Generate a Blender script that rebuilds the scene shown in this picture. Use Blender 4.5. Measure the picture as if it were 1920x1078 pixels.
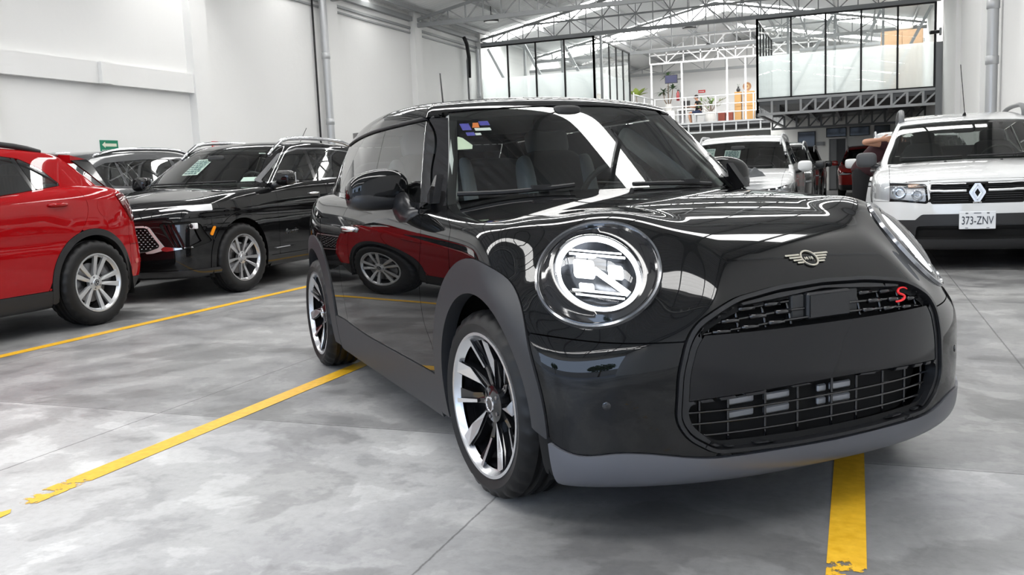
import bpy, bmesh, math, random
import numpy as np
from math import sin, cos, pi, radians
from mathutils import Vector, Matrix
for _o in list(bpy.data.objects): bpy.data.objects.remove(_o)
sc = bpy.context.scene; COL = sc.collection
# ---------------------------------------------------------------- camera
# world frame = the hall's own frame: X to the right wall, Y down the hall, Z up; the camera stands at x=0, y=0
cam = bpy.data.objects.new('camera', bpy.data.cameras.new('camera')); COL.objects.link(cam)
cam.data.sensor_fit = 'HORIZONTAL'; cam.data.sensor_width = 36.0; cam.data.lens = 36.0*1668.8/1920
PITCH, ROLL, YAW = .1247, -.0427, .3721
_f = Vector((0, cos(PITCH), -sin(PITCH))); _u = Vector((0, sin(PITCH), cos(PITCH))); _r = Vector((1, 0, 0))
_r2 = cos(ROLL)*_r+sin(ROLL)*_u; _u2 = -sin(ROLL)*_r+cos(ROLL)*_u
cam.matrix_world = Matrix.Translation((0, 0, 1.0583)) @ Matrix.Rotation(YAW, 4, 'Z') @ Matrix((_r2, _u2, -_f)).transposed().to_4x4()
cam.data.clip_start = .05; cam.data.clip_end = 300
sc.camera = cam
# ---------------------------------------------------------------- world, sun, exposure
sc.view_settings.view_transform = 'Standard'; sc.view_settings.look = 'None'; sc.view_settings.gamma = 1; sc.view_settings.use_curve_mapping = False
sc.view_settings.exposure = -.37
W = bpy.data.worlds.new('sky'); sc.world = W; W.use_nodes = True
_n = W.node_tree.nodes; _l = W.node_tree.links; _n.clear()
_bg = _n.new('ShaderNodeBackground'); _bg.inputs[0].default_value = (.60, .75, 1, 1); _bg.inputs[1].default_value = 6.0
_wo = _n.new('ShaderNodeOutputWorld'); _l.new(_bg.outputs[0], _wo.inputs[0])
# ---------------------------------------------------------------- geometry helpers
def pch(xs, ys):
    """monotone-ish smooth interpolation (natural cubic) with linear ends"""
    xs = np.asarray(xs, float); ys = np.asarray(ys, float); n = len(xs)
    h = np.diff(xs); A = np.eye(n); r = np.zeros(n)
    for i in range(1, n-1):
        A[i, i-1] = h[i-1]; A[i, i] = 2*(h[i-1]+h[i]); A[i, i+1] = h[i]
        r[i] = 6*((ys[i+1]-ys[i])/h[i]-(ys[i]-ys[i-1])/h[i-1])
    M = np.linalg.solve(A, r)
    s0 = (ys[1]-ys[0])/h[0]-h[0]*(2*M[0]+M[1])/6
    s1 = (ys[-1]-ys[-2])/h[-1]+h[-1]*(2*M[-1]+M[-2])/6
    def f(x):
        x = np.asarray(x, float); i = np.clip(np.searchsorted(xs, x)-1, 0, n-2)
        xc = np.clip(x, xs[0], xs[-1]); a = (xs[i+1]-xc)/h[i]; b = 1-a
        y = a*ys[i]+b*ys[i+1]+((a**3-a)*M[i]+(b**3-b)*M[i+1])*h[i]**2/6
        return y+np.minimum(x-xs[0], 0)*s0+np.maximum(x-xs[-1], 0)*s1
    return f
def smax(a, b, k):
    m = np.maximum(a, b); return m+k*np.log1p(np.exp(-np.abs(a-b)/k))
def grad(f, P, e=1e-3):
    G = np.stack([f(P+d)-f(P-d) for d in np.eye(3)*e], 1)
    return G/np.maximum(np.linalg.norm(G, axis=1), 1e-9)[:, None]
def root(f, O, D, t1, n=44):
    """largest t in 0..t1 where f changes from - to +, by bisection"""
    a = np.zeros(len(O)); b = np.full(len(O), float(t1))
    for _ in range(n):
        m = (a+b)/2; s = f(O+D*m[:, None]) < 0
        a = np.where(s, m, a); b = np.where(s, b, m)
    return O+D*((a+b)/2)[:, None]
def project(f, P, n=3):
    for _ in range(n):
        e = 1e-3; G = np.stack([f(P+d)-f(P-d) for d in np.eye(3)*e], 1)/(2*e)
        P = P-G*(f(P)/np.maximum((G*G).sum(1), 1e-6))[:, None]
    return P
class Surf:
    def __init__(s, V, F, f=None): s.V, s.F, s.f = V, F, f
def box_surf(f, lo, hi, step, spine):
    """grid on a box pushed onto f=0 along rays from the spine segment (x0,x1,z)"""
    lo = np.array(lo, float); hi = np.array(hi, float); V = []; F = []; off = 0
    n = np.maximum(2, np.round((hi-lo)/step).astype(int))
    g = [np.linspace(lo[i], hi[i], n[i]+1) for i in range(3)]
    for ax in range(3):
        u, v = (ax+1) % 3, (ax+2) % 3
        for side in (0, 1):
            U, W = np.meshgrid(g[u], g[v], indexing='ij'); P = np.zeros(U.shape+(3,))
            P[..., u] = U; P[..., v] = W; P[..., ax] = (lo, hi)[side][ax]
            idx = np.arange(U.size).reshape(U.shape)+off; off += U.size; V.append(P.reshape(-1, 3))
            a, b, c, d = idx[:-1, :-1].ravel(), idx[1:, :-1].ravel(), idx[1:, 1:].ravel(), idx[:-1, 1:].ravel()
            q = np.stack([a, b, c, d], 1)
            F.append(q if side else q[:, ::-1])
    V = np.concatenate(V); F = np.concatenate(F)
    key = np.round(V/1e-5).astype(np.int64)
    _, i, inv = np.unique(key, axis=0, return_index=True, return_inverse=True)
    V = V[i]; F = inv.reshape(-1)[F]
    F = np.concatenate([F[:, [0, 1, 2]], F[:, [0, 2, 3]]])
    O = np.stack([np.clip(V[:, 0], spine[0], spine[1]), V[:, 1]*0, V[:, 2]*0+spine[2]], 1)
    D = V-O; D /= np.linalg.norm(D, axis=1)[:, None]
    return Surf(root(f, O, D, 2.5), F, f)
def clip(S, g, fix=True):
    """keep the part of S where g<=0, cut exactly along g=0"""
    G = g(S.V); F = S.F; inside = G <= 0; c = inside[F].sum(1)
    keep = F[c == 3]; out = [keep]; mixed = F[(c > 0) & (c < 3)]
    V = S.V
    if len(mixed):
        k = inside[mixed].sum(1)
        # rotate so the odd vertex is first
        ins = inside[mixed]; odd = np.where(k == 1, ins.argmax(1), (~ins).argmax(1))
        r = (odd[:, None]+np.arange(3)) % 3; T = np.take_along_axis(mixed, r, 1)
        E1 = np.sort(T[:, [0, 1]], 1); E2 = np.sort(T[:, [0, 2]], 1)
        E = np.concatenate([E1, E2]); n = len(V)
        code = E[:, 0].astype(np.int64)*n+E[:, 1]
        uq, inv = np.unique(code, return_inverse=True); inv = inv.reshape(-1)
        A, B = uq//n, uq % n; t = np.clip(G[A]/(G[A]-G[B]), .02, .98)
        P = V[A]+(V[B]-V[A])*t[:, None]
        if fix:
            for _ in range(2):
                e = 5e-4; gg = g(P); dg = np.stack([g(P+d)-g(P-d) for d in np.eye(3)*e], 1)/(2*e)
                if S.f is not None:
                    nn = grad(S.f, P); dg = dg-nn*(dg*nn).sum(1)[:, None]
                st = dg*(gg/np.maximum((dg*dg).sum(1), 1e-3))[:, None]
                L = np.linalg.norm(st, axis=1); P = P-st*np.minimum(1, .012/np.maximum(L, 1e-9))[:, None]
        i1 = n+inv[:len(T)]; i2 = n+inv[len(T):]; V = np.concatenate([V, P])
        m = k == 1; out.append(np.stack([T[m, 0], i1[m], i2[m]], 1))
        m = k == 2; out.append(np.stack([i1[m], T[m, 1], T[m, 2]], 1)); out.append(np.stack([i1[m], T[m, 2], i2[m]], 1))
    F = np.concatenate(out); used, inv = np.unique(F, return_inverse=True)
    return Surf(V[used], inv.reshape(F.shape), S.f)
def boundary(F):
    E = np.concatenate([F[:, [0, 1]], F[:, [1, 2]], F[:, [2, 0]]]); n = int(F.max())+1 if len(F) else 1
    c = E[:, 0].astype(np.int64)*n+E[:, 1]; rc = E[:, 1].astype(np.int64)*n+E[:, 0]
    return E[~np.isin(c, rc)]
def poly_sd(poly, p):
    """signed distance (negative inside) of 2D points to a closed polygon"""
    A = np.asarray(poly, float); B = np.roll(A, -1, 0); out = np.full(len(p), 1e9); ins = np.zeros(len(p), bool)
    for a, b in zip(A, B):
        e = b-a; w = p-a; L = e@e
        if L < 1e-12: continue
        t = np.clip((w@e)/L, 0, 1); d = ((w-t[:, None]*e)**2).sum(1); out = np.minimum(out, d)
        c = (a[1] > p[:, 1]) != (b[1] > p[:, 1])
        if abs(e[1]) > 1e-12: ins ^= c & (p[:, 0] < e[0]*(p[:, 1]-a[1])/e[1]+a[0])
    return np.where(ins, -1, 1)*np.sqrt(out)
def smooth_poly(pts, r=.02, n=5):
    """closed polygon with its corners rounded; a point may carry its own radius"""
    out = []; m = len(pts); P = [np.array(p[:2], float) for p in pts]
    for i in range(m):
        a, b, c = P[i-1], P[i], P[(i+1) % m]; rr = pts[i][2] if len(pts[i]) > 2 else r
        u = a-b; v = c-b; lu, lv = np.linalg.norm(u), np.linalg.norm(v); q = min(rr, lu*.48, lv*.48)
        s, e = b+u/lu*q, b+v/lv*q
        for k in range(n+1):
            t = k/n; out.append((1-t)**2*s+2*t*(1-t)*b+t*t*e)
    return np.array(out)
def g_poly(poly, ax, side=None):
    """field from an outline drawn on two axes; side -1/+1 keeps it to that sign of y, abs(y) is used when ax holds 1"""
    def g(P):
        q = P[:, ax].copy()
        d = poly_sd(poly, q)
        if side is not None: d = np.maximum(d, .05-side*P[:, 1])
        return d
    return g
def gmax(*gs): return lambda P: np.maximum.reduce([g(P) for g in gs])
def gmin(*gs): return lambda P: np.minimum.reduce([g(P) for g in gs])
def gneg(g, o=0): return lambda P: o-g(P)
def goff(g, o): return lambda P: g(P)+o
# ---------------------------------------------------------------- materials
MAT = {}
def mat(name, col, rough=.5, metal=0, coat=0, emit=None, es=0, trans=0, alpha=1, ior=1.45, spec=.5, coat_rough=.02):
    if name in MAT: return MAT[name]
    m = bpy.data.materials.new(name); m.use_nodes = True; b = m.node_tree.nodes['Principled BSDF']; I = b.inputs
    I['Base Color'].default_value = (*col, 1); I['Roughness'].default_value = rough; I['Metallic'].default_value = metal
    I['Coat Weight'].default_value = coat; I['Coat Roughness'].default_value = coat_rough; I['Transmission Weight'].default_value = trans; I['Alpha'].default_value = alpha
    I['IOR'].default_value = ior; I['Specular IOR Level'].default_value = spec
    if emit: I['Emission Color'].default_value = (*emit, 1); I['Emission Strength'].default_value = es
    m.diffuse_color = (*col, 1); MAT[name] = m; return m
def glassy(name, tint, rough=.0, ior=1.5, gloss=(1, 1, 1)):
    """thin sheet glass: tinted see-through plus a sharp fresnel reflection"""
    if name in MAT: return MAT[name]
    m = bpy.data.materials.new(name); m.use_nodes = True; t = m.node_tree; t.nodes.clear(); L = t.links
    tr = t.nodes.new('ShaderNodeBsdfTransparent'); tr.inputs[0].default_value = (*tint, 1)
    gl = t.nodes.new('ShaderNodeBsdfGlossy'); gl.inputs['Roughness'].default_value = rough; gl.inputs[0].default_value = (*gloss, 1)
    fr = t.nodes.new('ShaderNodeFresnel'); fr.inputs[0].default_value = ior
    mx = t.nodes.new('ShaderNodeMixShader'); o = t.nodes.new('ShaderNodeOutputMaterial')
    L.new(fr.outputs[0], mx.inputs[0]); L.new(tr.outputs[0], mx.inputs[1]); L.new(gl.outputs[0], mx.inputs[2]); L.new(mx.outputs[0], o.inputs[0])
    MAT[name] = m; return m
# ---------------------------------------------------------------- objects
def mesh_obj(name, V, F, m=None, parent=None, N=None, smooth=True, mi=None):
    """one mesh object; N = custom vertex normals; mi = material index per face when m is a list"""
    me = bpy.data.meshes.new(name)
    V = np.asarray(V, np.float64)
    if isinstance(F, np.ndarray):
        F = np.ascontiguousarray(F, np.int32); k = F.shape[1]
        me.vertices.add(len(V)); me.vertices.foreach_set('co', V.astype(np.float32).ravel())
        me.loops.add(F.size); me.loops.foreach_set('vertex_index', F.ravel())
        me.polygons.add(len(F)); me.polygons.foreach_set('loop_start', np.arange(0, F.size, k, dtype=np.int32))
        me.update(calc_edges=True)
    else:
        me.from_pydata([tuple(v) for v in V], [], F)
    for x in (m if isinstance(m, (list, tuple)) else [m]):
        if x: me.materials.append(x)
    if mi is not None: me.polygons.foreach_set('material_index', np.asarray(mi, np.int32))
    me.polygons.foreach_set('use_smooth', np.full(len(me.polygons), bool(smooth)))
    if N is not None: me.normals_split_custom_set_from_vertices(np.asarray(N, np.float32))
    me.update()
    o = bpy.data.objects.new(name, me); COL.objects.link(o)
    if parent: o.parent = parent
    return o
def empty(name, loc=(0, 0, 0), rz=0, parent=None):
    o = bpy.data.objects.new(name, None); o.empty_display_size = .1; COL.objects.link(o); o.location = loc; o.rotation_euler = (0, 0, rz)
    if parent: o.parent = parent
    return o
def tag(o, label=None, cat=None, group=None, kind=None):
    for k, v in (('label', label), ('category', cat), ('group', group), ('kind', kind)):
        if v: o[k] = v
    return o
def thing(name, label, cat, loc=(0, 0, 0), rz=0, group=None): return tag(empty(name, loc, rz), label, cat, group)
def kids(o): return [c for c in bpy.data.objects if c.parent == o]
def dup(o, parent=None, KM=None):
    if KM is None:
        KM = {}
        for c in bpy.data.objects:
            if c.parent: KM.setdefault(c.parent.name, []).append(c)
    c = o.copy(); COL.objects.link(c); c.parent = parent
    for ch in KM.get(o.name, []): dup(ch, c, KM)
    return c
class MB:
    """collects simple shapes into one mesh"""
    def __init__(s): s.V = []; s.F = []; s.I = []; s.S = []
    def add(s, V, F, mi=0):
        b = len(s.V); s.V += [tuple(v) for v in V]; s.F += [tuple(i+b for i in f) for f in F]; s.I += [mi]*len(F); return s
    def box(s, lo, hi, mi=0, ch=0):
        x0, y0, z0 = [min(a, b) for a, b in zip(lo, hi)]; x1, y1, z1 = [max(a, b) for a, b in zip(lo, hi)]
        if ch:
            c = min(ch, (x1-x0)*.45, (y1-y0)*.45, (z1-z0)*.45); V = []; 
            for sx in (0, 1):
                for sy in (0, 1):
                    for sz in (0, 1):
                        X, Y, Z = (x0, x1)[sx], (y0, y1)[sy], (z0, z1)[sz]; dx, dy, dz = c*(1-2*sx), c*(1-2*sy), c*(1-2*sz)
                        V += [(X, Y+dy, Z+dz), (X+dx, Y, Z+dz), (X+dx, Y+dy, Z)]
            i = lambda a, b, d, k: (a*4+b*2+d)*3+k
            F = [(i(0,0,0,0), i(0,0,1,0), i(0,1,1,0), i(0,1,0,0)), (i(1,0,0,0), i(1,1,0,0), i(1,1,1,0), i(1,0,1,0)),
                 (i(0,0,0,1), i(1,0,0,1), i(1,0,1,1), i(0,0,1,1)), (i(0,1,0,1), i(0,1,1,1), i(1,1,1,1), i(1,1,0,1)),
                 (i(0,0,0,2), i(0,1,0,2), i(1,1,0,2), i(1,0,0,2)), (i(0,0,1,2), i(1,0,1,2), i(1,1,1,2), i(0,1,1,2))]
            for a in (0, 1):
                for b in (0, 1):
                    F.append((i(a,b,0,0), i(a,b,1,0), i(a,b,1,1), i(a,b,0,1))); F.append((i(a,0,b,0), i(a,1,b,0), i(a,1,b,2), i(a,0,b,2))); F.append((i(0,a,b,1), i(1,a,b,1), i(1,a,b,2), i(0,a,b,2)))
                    for d in (0, 1): F.append((i(a,b,d,0), i(a,b,d,1), i(a,b,d,2)))
            return s.add(V, F, mi)
        V = [(x, y, z) for x in (x0, x1) for y in (y0, y1) for z in (z0, z1)]
        return s.add(V, [(0, 1, 3, 2), (4, 6, 7, 5), (0, 4, 5, 1), (2, 3, 7, 6), (0, 2, 6, 4), (1, 5, 7, 3)], mi)
    def bar(s, a, b, w, h=None, up=(0, 0, 1), mi=0):
        a, b = Vector(a), Vector(b); d = (b-a).normalized(); u = Vector(up)
        if abs(d.dot(u)) > .98: u = Vector((1, 0, 0))
        r = d.cross(u).normalized(); u = r.cross(d); h = h or w
        V = [p+r*(sx*w/2)+u*(sz*h/2) for p in (a, b) for sx, sz in ((-1, -1), (1, -1), (1, 1), (-1, 1))]
        return s.add(V, [(0, 1, 2, 3), (7, 6, 5, 4), (0, 4, 5, 1), (1, 5, 6, 2), (2, 6, 7, 3), (3, 7, 4, 0)], mi)
    def tube(s, pts, r, seg=8, mi=0, closed=False, cap=True, flat=1.0, up=(0, 0, 1)):
        P = [Vector(p) for p in pts]; n = len(P); R = r if isinstance(r, (list, tuple)) else [r]*n; V = []; F = []; prev = None
        for i, p in enumerate(P):
            d = (P[(i+1) % n]-P[i-1]) if closed else (P[min(i+1, n-1)]-P[max(i-1, 0)])
            if d.length < 1e-9: d = Vector((0, 0, 1))
            d.normalize()
            u = Vector(up) if prev is None else prev
            u = u-d*u.dot(d)
            if u.length < 1e-3: u = Vector((1, 0, 0))-d*d.x
            u.normalize(); prev = u; v = d.cross(u)
            for k in range(seg):
                a = 2*pi*k/seg; V.append(p+(u*cos(a)*flat+v*sin(a))*R[i])
        for i in range(n if closed else n-1):
            j = (i+1) % n
            for k in range(seg):
                l = (k+1) % seg; F.append((i*seg+k, i*seg+l, j*seg+l, j*seg+k))
        if cap and not closed: F.append(tuple(range(seg))[::-1]); F.append(tuple((n-1)*seg+k for k in range(seg)))
        return s.add(V, F, mi)
    def lathe(s, prof, seg=32, axis='z', o=(0, 0, 0), mi=0, mis=None):
        """profile of (radius, height) turned about an axis through o"""
        V = []; F = []; n = len(prof)
        for k in range(seg):
            a = 2*pi*k/seg; c, q = cos(a), sin(a)
            for r, h in prof:
                p = (r*c, r*q, h) if axis == 'z' else ((r*c, h, r*q) if axis == 'y' else (h, r*c, r*q))
                V.append((p[0]+o[0], p[1]+o[1], p[2]+o[2]))
        b = len(s.V); s.V += V
        for k in range(seg):
            l = (k+1) % seg
            for i in range(n-1):
                f = (k*n+i, l*n+i, l*n+i+1, k*n+i+1)
                if axis == 'y': f = f[::-1]
                s.F.append(tuple(x+b for x in f)); s.I.append(mis[i] if mis else mi)
        return s
    def prism(s, poly, fn, d, mi=0, mside=None):
        """polygon in 2D, fn(u,v,depth)->3D, with depth 0 and d"""
        n = len(poly); V = [fn(u, v, 0) for u, v in poly]+[fn(u, v, d) for u, v in poly]
        b = len(s.V); s.V += [tuple(v) for v in V]; ms = mi if mside is None else mside
        s.F.append(tuple(b+i for i in range(n))); s.I.append(mi); s.F.append(tuple(b+n+i for i in range(n))[::-1]); s.I.append(ms)
        for i in range(n): j = (i+1) % n; s.F.append((b+i, b+n+i, b+n+j, b+j)); s.I.append(ms)
        return s
    def ball(s, c, r, seg=16, rings=10, mi=0):
        r = r if isinstance(r, (tuple, list)) else (r, r, r); V = []; F = []
        for i in range(rings+1):
            t = pi*i/rings
            for k in range(seg): a = 2*pi*k/seg; V.append((c[0]+r[0]*sin(t)*cos(a), c[1]+r[1]*sin(t)*sin(a), c[2]+r[2]*cos(t)))
        for i in range(rings):
            for k in range(seg): l = (k+1) % seg; F.append((i*seg+k, (i+1)*seg+k, (i+1)*seg+l, i*seg+l))
        return s.add(V, F, mi)
    def xform(s, fn): s.V = [tuple(fn(v)) for v in s.V]; return s
    def build(s, name, m, parent=None, smooth=False, ang=None, fixn=True):
        o = mesh_obj(name, s.V, s.F, m, parent, smooth=smooth or ang is not None, mi=s.I if isinstance(m, (list, tuple)) else None)
        if fixn:
            bm = bmesh.new(); bm.from_mesh(o.data); bmesh.ops.remove_doubles(bm, verts=bm.verts, dist=1e-6); bmesh.ops.recalc_face_normals(bm, faces=bm.faces)
            if ang is not None:
                for e in bm.edges: e.smooth = not (len(e.link_faces) == 2 and e.calc_face_angle(0) > radians(ang))
            bm.to_mesh(o.data); bm.free(); o.data.update()
        return o
def spline(pts, n=6):
    P = [np.array(p, float) for p in pts]; P = [2*P[0]-P[1]]+P+[2*P[-1]-P[-2]]; out = []
    for i in range(1, len(P)-2):
        a, b, c, d = P[i-1:i+3]
        for k in range(n):
            t = k/n; out.append(.5*((2*b)+(-a+c)*t+(2*a-5*b+4*c-d)*t*t+(-a+3*b-3*c+d)*t**3))
    out.append(P[-2]); return out
# ---------------------------------------------------------------- skins cut into panels
def panel(name, S, g, m, parent, off=0., gap=.002, thick=.012, mirror=False, fix=True, nrm=None):
    """cut g<=-gap out of skin S, lift it by off, give its rim thickness; mirror=True builds the other side's copy"""
    if g is not None: S = clip(S, goff(g, gap), fix)
    if not len(S.F): return None
    N = grad(S.f, S.V); V = S.V+N*off; F = S.F
    if thick:
        B = boundary(F); n = len(V); u, inv = np.unique(B, return_inverse=True); inv = inv.reshape(B.shape)
        V2 = V[u]-N[u]*thick; T = np.zeros_like(N[u])
        d = V[B[:, 1]]-V[B[:, 0]]; ln = np.cross(d, N[B[:, 0]]); 
        np.add.at(T, inv[:, 0], ln); np.add.at(T, inv[:, 1], ln); T /= np.maximum(np.linalg.norm(T, axis=1), 1e-9)[:, None]
        # rim: duplicated top ring (own normals) and lower ring
        k = len(u); R = np.concatenate([np.stack([n+inv[:, 0], n+k+inv[:, 0], n+k+inv[:, 1]], 1), np.stack([n+inv[:, 0], n+k+inv[:, 1], n+inv[:, 1]], 1)])
        V = np.concatenate([V, V[u], V2]); N = np.concatenate([N, T, T]); F = np.concatenate([F, R])
    if mirror: V = V*[1, -1, 1]; N = N*[1, -1, 1]; F = F[:, ::-1]
    return mesh_obj(name, V, F, m, parent, N)
def both(name, S, g, m, parent, **k):
    a = panel(name, S, g, m, parent, **k); b = panel(name, S, g, m, parent, mirror=True, **k); return a, b
def hit(f, o, d, t1=4., n=400):
    """first point of skin f along a ray"""
    o = np.array(o, float); d = np.array(d, float); d /= np.linalg.norm(d); t = np.linspace(0, t1, n); v = f(o+t[:, None]*d); i = int(np.argmax(v < 0))
    if v[i] >= 0: i = int(v.argmin())
    a, b = t[max(i-1, 0)], t[i]
    for _ in range(20):
        c = (a+b)/2
        if f((o+c*d)[None])[0] < 0: b = c
        else: a = c
    return o+b*d
def _sup(s, c, r, e=.35, seg=20, rings=12, mi=0, rot=None):
    """rounded box (superellipsoid); e small = boxier"""
    V = []; F = []; pw = lambda v: math.copysign(abs(v)**e, v)
    for i in range(rings+1):
        t = -pi/2+pi*i/rings
        for k in range(seg):
            a = 2*pi*k/seg; v = Vector((r[0]*pw(cos(t))*pw(cos(a)), r[1]*pw(cos(t))*pw(sin(a)), r[2]*pw(sin(t))))
            if rot is not None: v = rot @ v
            V.append(v+Vector(c))
    for i in range(rings):
        for k in range(seg): l = (k+1) % seg; F.append((i*seg+k, i*seg+l, (i+1)*seg+l, (i+1)*seg+k))
    return s.add(V, F, mi)
MB.sup = _sup
def xf(m): return lambda v: m @ Vector(v)
def frame(o, n, up=(0, 0, 1)):
    """matrix whose local z is n and whose local y is near up"""
    n = Vector(n).normalized(); x = Vector(up).cross(n).normalized(); y = n.cross(x)
    M = Matrix((x, y, n)).transposed().to_4x4(); M.translation = Vector(o); return M
# ---------------------------------------------------------------- car pieces shared by every car
def tyre_mesh(R, w, r, m, name='wheel', parent=None, seg=96, tread=True):
    h = w/2; b = MB()
    prof = [(r-.012, -h*.80), (r+.002, -h*.86), (r+.012, -h*.93), (r+(R-r)*.45, -h*1.0), (R-.035, -h*.97), (R-.012, -h*.86), (R-.003, -h*.70)]
    g = []
    if tread:
        for q in (-.42, 0, .42): g += [(R, h*q-.014), (R-.012, h*q-.009), (R-.012, h*q+.009), (R, h*q+.014)]
    prof += g+[(a, -z) for a, z in prof[::-1]]
    b.lathe(prof, seg, 'y'); n = len(prof)
    if tread:   # shoulder blocks
        for k in range(0, seg, 3):
            for i in (5, 6, n-7, n-6):
                x, y, z = b.V[k*n+i]; q = 1-.012/R; b.V[k*n+i] = (x*q, y, z*q)
    return b.build(name, m, parent, ang=38)
def wheel(parent, loc, R, w, r, style, face=-1, steer=0., seg=96, tread=True, roll=0.):
    """a wheel standing at loc (its outer face), local -y is outside; tyre mesh with rim pieces as sub-parts"""
    t = tyre_mesh(R, w, r, mat('tyre_rubber', (.007, .007, .0075), .5, spec=.4), 'wheel', parent, seg, tread)
    rot = steer+(0 if face < 0 else pi); h = w/2
    t.location = (loc[0]-sin(rot)*h*0, loc[1]+(h if face < 0 else -h), loc[2]); t.rotation_euler = (0, 0, rot)
    style(t, R, w, r, roll); return t
def rim_barrel(t, w, r, m, lip=.012, back=True):
    h = w/2; b = MB()
    b.lathe([(r-.016, -h*.78), (r-.006, -h*.93), (r+.004, -h*.93), (r+.006, -h*.84), (r-.004, -h*.72), (r-.024, -h*.72), (r-.016, -h*.78)], 72, 'y')
    o = b.build('rim', m, t, ang=40); return o
def brake(t, r, w, mc=None):
    b = MB(); b.lathe([(.05, -.012), (r*.68, -.012), (r*.68, .012), (.05, .012)], 40, 'y'); b.build('brake_disc', mat('disc_steel', (.30, .30, .31), .35, 1), t, ang=40)
    b = MB()
    for a in np.linspace(-.35, .35, 7)[:-1]:
        b.sup((r*.66*cos(a+.5), -.02, r*.66*sin(a+.5)), (.05, .035, .035), .5, 8, 6)
    b.build('brake_caliper', mc or mat('caliper_grey', (.18, .18, .19), .4, .6), t, smooth=True)
    b = MB(); b.lathe([(.0, .06), (r*.9, .06), (r*.9, .065), (0, .065)], 24, 'y'); b.build('dust_shield', mat('black_void', (.004, .004, .004), .9), t)
def spoke_blade(poly, r0, r1, y0, y1, depth, a, ms, t, name='spoke'):
    """blade given as (radius, angle) points, dished from y0 at r0 to y1 at r1"""
    b = MB()
    def fn(u, v, d):
        k = (u-r0)/(r1-r0); y = y0+(y1-y0)*k*k
        return (u*sin(v+a), y+d, u*cos(v+a))
    b.prism(poly, fn, depth, 0, 1 if isinstance(ms, (list, tuple)) else None); return b.build(name, ms, t)
def person_mesh(): pass
# ---------------------------------------------------------------- the black hatchback's skin
MW = pch([-3.2, -2.95, -2.6, -2.2, -1.4, -.6, -.1, .2, .45, .7], [.65, .755, .832, .848, .858, .862, .866, .862, .835, .77])
MS = pch([.12, .25, .40, .60, .75, .88, .98, 1.1], [-.045, -.02, -.006, 0, -.004, -.022, -.055, -.12])
MH = pch([-3.3, -3., -2.4, -1.4, -.75, -.3, 0, .2, .35, .48, .58, .68, .78], [.98, 1.02, 1.04, 1.04, 1.005, .98, .964, .938, .905, .860, .80, .72, .61])
MN = pch([.1, .16, .22, .30, .42, .52, .60, .66, .71, .77, .85, .95], [.60, .675, .70, .704, .706, .704, .697, .678, .648, .605, .53, .42])
MT = pch([.12, .25, .45, .65, .85, 1.0, 1.2], [-2.98, -3.12, -3.165, -3.15, -3.10, -3.04, -2.95])
LC = np.array([.401, -.616, .766]); LN = np.array([.602, -.478, .640]); LN /= np.linalg.norm(LN)      # lamp centre and axis
LJ = np.array([.740, .24, -.628]); LJ -= LN*(LJ@LN); LJ /= np.linalg.norm(LJ); LK = np.cross(LN, LJ); LA, LB = .148/.13, .115/.13   # long and short axis of the oval
def lamp_rd(P):
    """distance from the lamp axis and height along it, either side"""
    q = np.stack([P[:, 0]-LC[0], -np.abs(P[:, 1])-LC[1], P[:, 2]-LC[2]], 1); return np.hypot(q@LJ, q@LK), q@LN
def mini_body(P):
    x, y, z = P[:, 0], np.abs(P[:, 1]), P[:, 2]
    side = y-MW(x)-MS(z)-.01*np.maximum(z-.6, 0)*np.clip(x/.4, 0, 1)
    top = (z-MH(x)+.052*y**2+.095*np.maximum(y-.3, 0)**2)*.95
    sz = np.clip((z-.555)/.21, 0, 1); sz = sz*sz*(3-2*sz)
    nose = (x-MN(z)+(.42-.19*sz)*y**2.7+.96*sz*np.maximum(y-.30, 0)**2)*.9
    tail = (MT(z)+.16*y**2+.12*np.maximum(y-.4, 0)**2-x)
    f = smax(side, top, .026); f = smax(f, nose, .024); f = smax(f, tail, .03)
    r, d = lamp_rd(P)                                                      # gentle flattening that seats the round lamps
    w = np.clip((.38-r)/.22, 0, 1); w = w*w*w*(10-15*w+6*w*w)*np.clip((d+.25)/.1, 0, 1)
    f = f+(d+.85*r*r-.026-f)*w
    return smax(f, .165-z, .012)
MR = pch([-3.1, -2.8, -2.4, -2., -1.6, -1.3, -1.1, -.9, -.7], [1.30, 1.345, 1.395, 1.425, 1.435, 1.428, 1.41, 1.372, 1.30])
def mini_house(P):
    x, y, z = P[:, 0], np.abs(P[:, 1]), P[:, 2]
    side = (y-.790+.46*np.maximum(z-.965, -.04)+.22*np.maximum(z-1.2, 0)**2+.11*np.maximum(-1.7-x, 0)**1.6+.05*np.maximum(x+.9, 0)**2)*.9
    ws = (x+.45+1.19*(z-.965)+.36*y**2)*.64
    roof = z-MR(x)+.10*y**2
    tail = (-2.99+.62*(z-.97)+.18*y**2-x)*.85
    f = smax(side, ws, .0015); f = smax(f, roof, .018); f = smax(f, tail, .014)
    return smax(f, .80-z, .01)
# ================================================================ THE BLACK HATCHBACK
PAINT = mat('black_paint', (.0035, .0037, .004), .4, coat=1, spec=0., coat_rough=.004); PAINT.node_tree.nodes['Principled BSDF'].inputs['Coat IOR'].default_value = 1.42
GLOSSB = mat('gloss_black_plastic', (.006, .006, .007), .10, coat=.6)
SATIN = mat('satin_charcoal', (.012, .0125, .014), .30)
CLAD = mat('matte_charcoal_cladding', (.024, .025, .028), .48)
LIPM = mat('grey_lip', (.13, .134, .15), .32, metal=.4)
VOID = mat('black_void', (.004, .004, .004), .9)
CHROME = mat('chrome', (.82, .83, .85), .08, 1)
SILVER = mat('machined_alloy', (.62, .63, .65), .26, .9)
RUBBER = mat('black_rubber', (.010, .010, .011), .6)
LED = mat('led_white', (1, 1, 1), .3, emit=(.93, .96, 1), es=5)
LED2 = mat('led_core', (1, 1, 1), .3, emit=(.93, .96, 1), es=2.)
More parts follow.
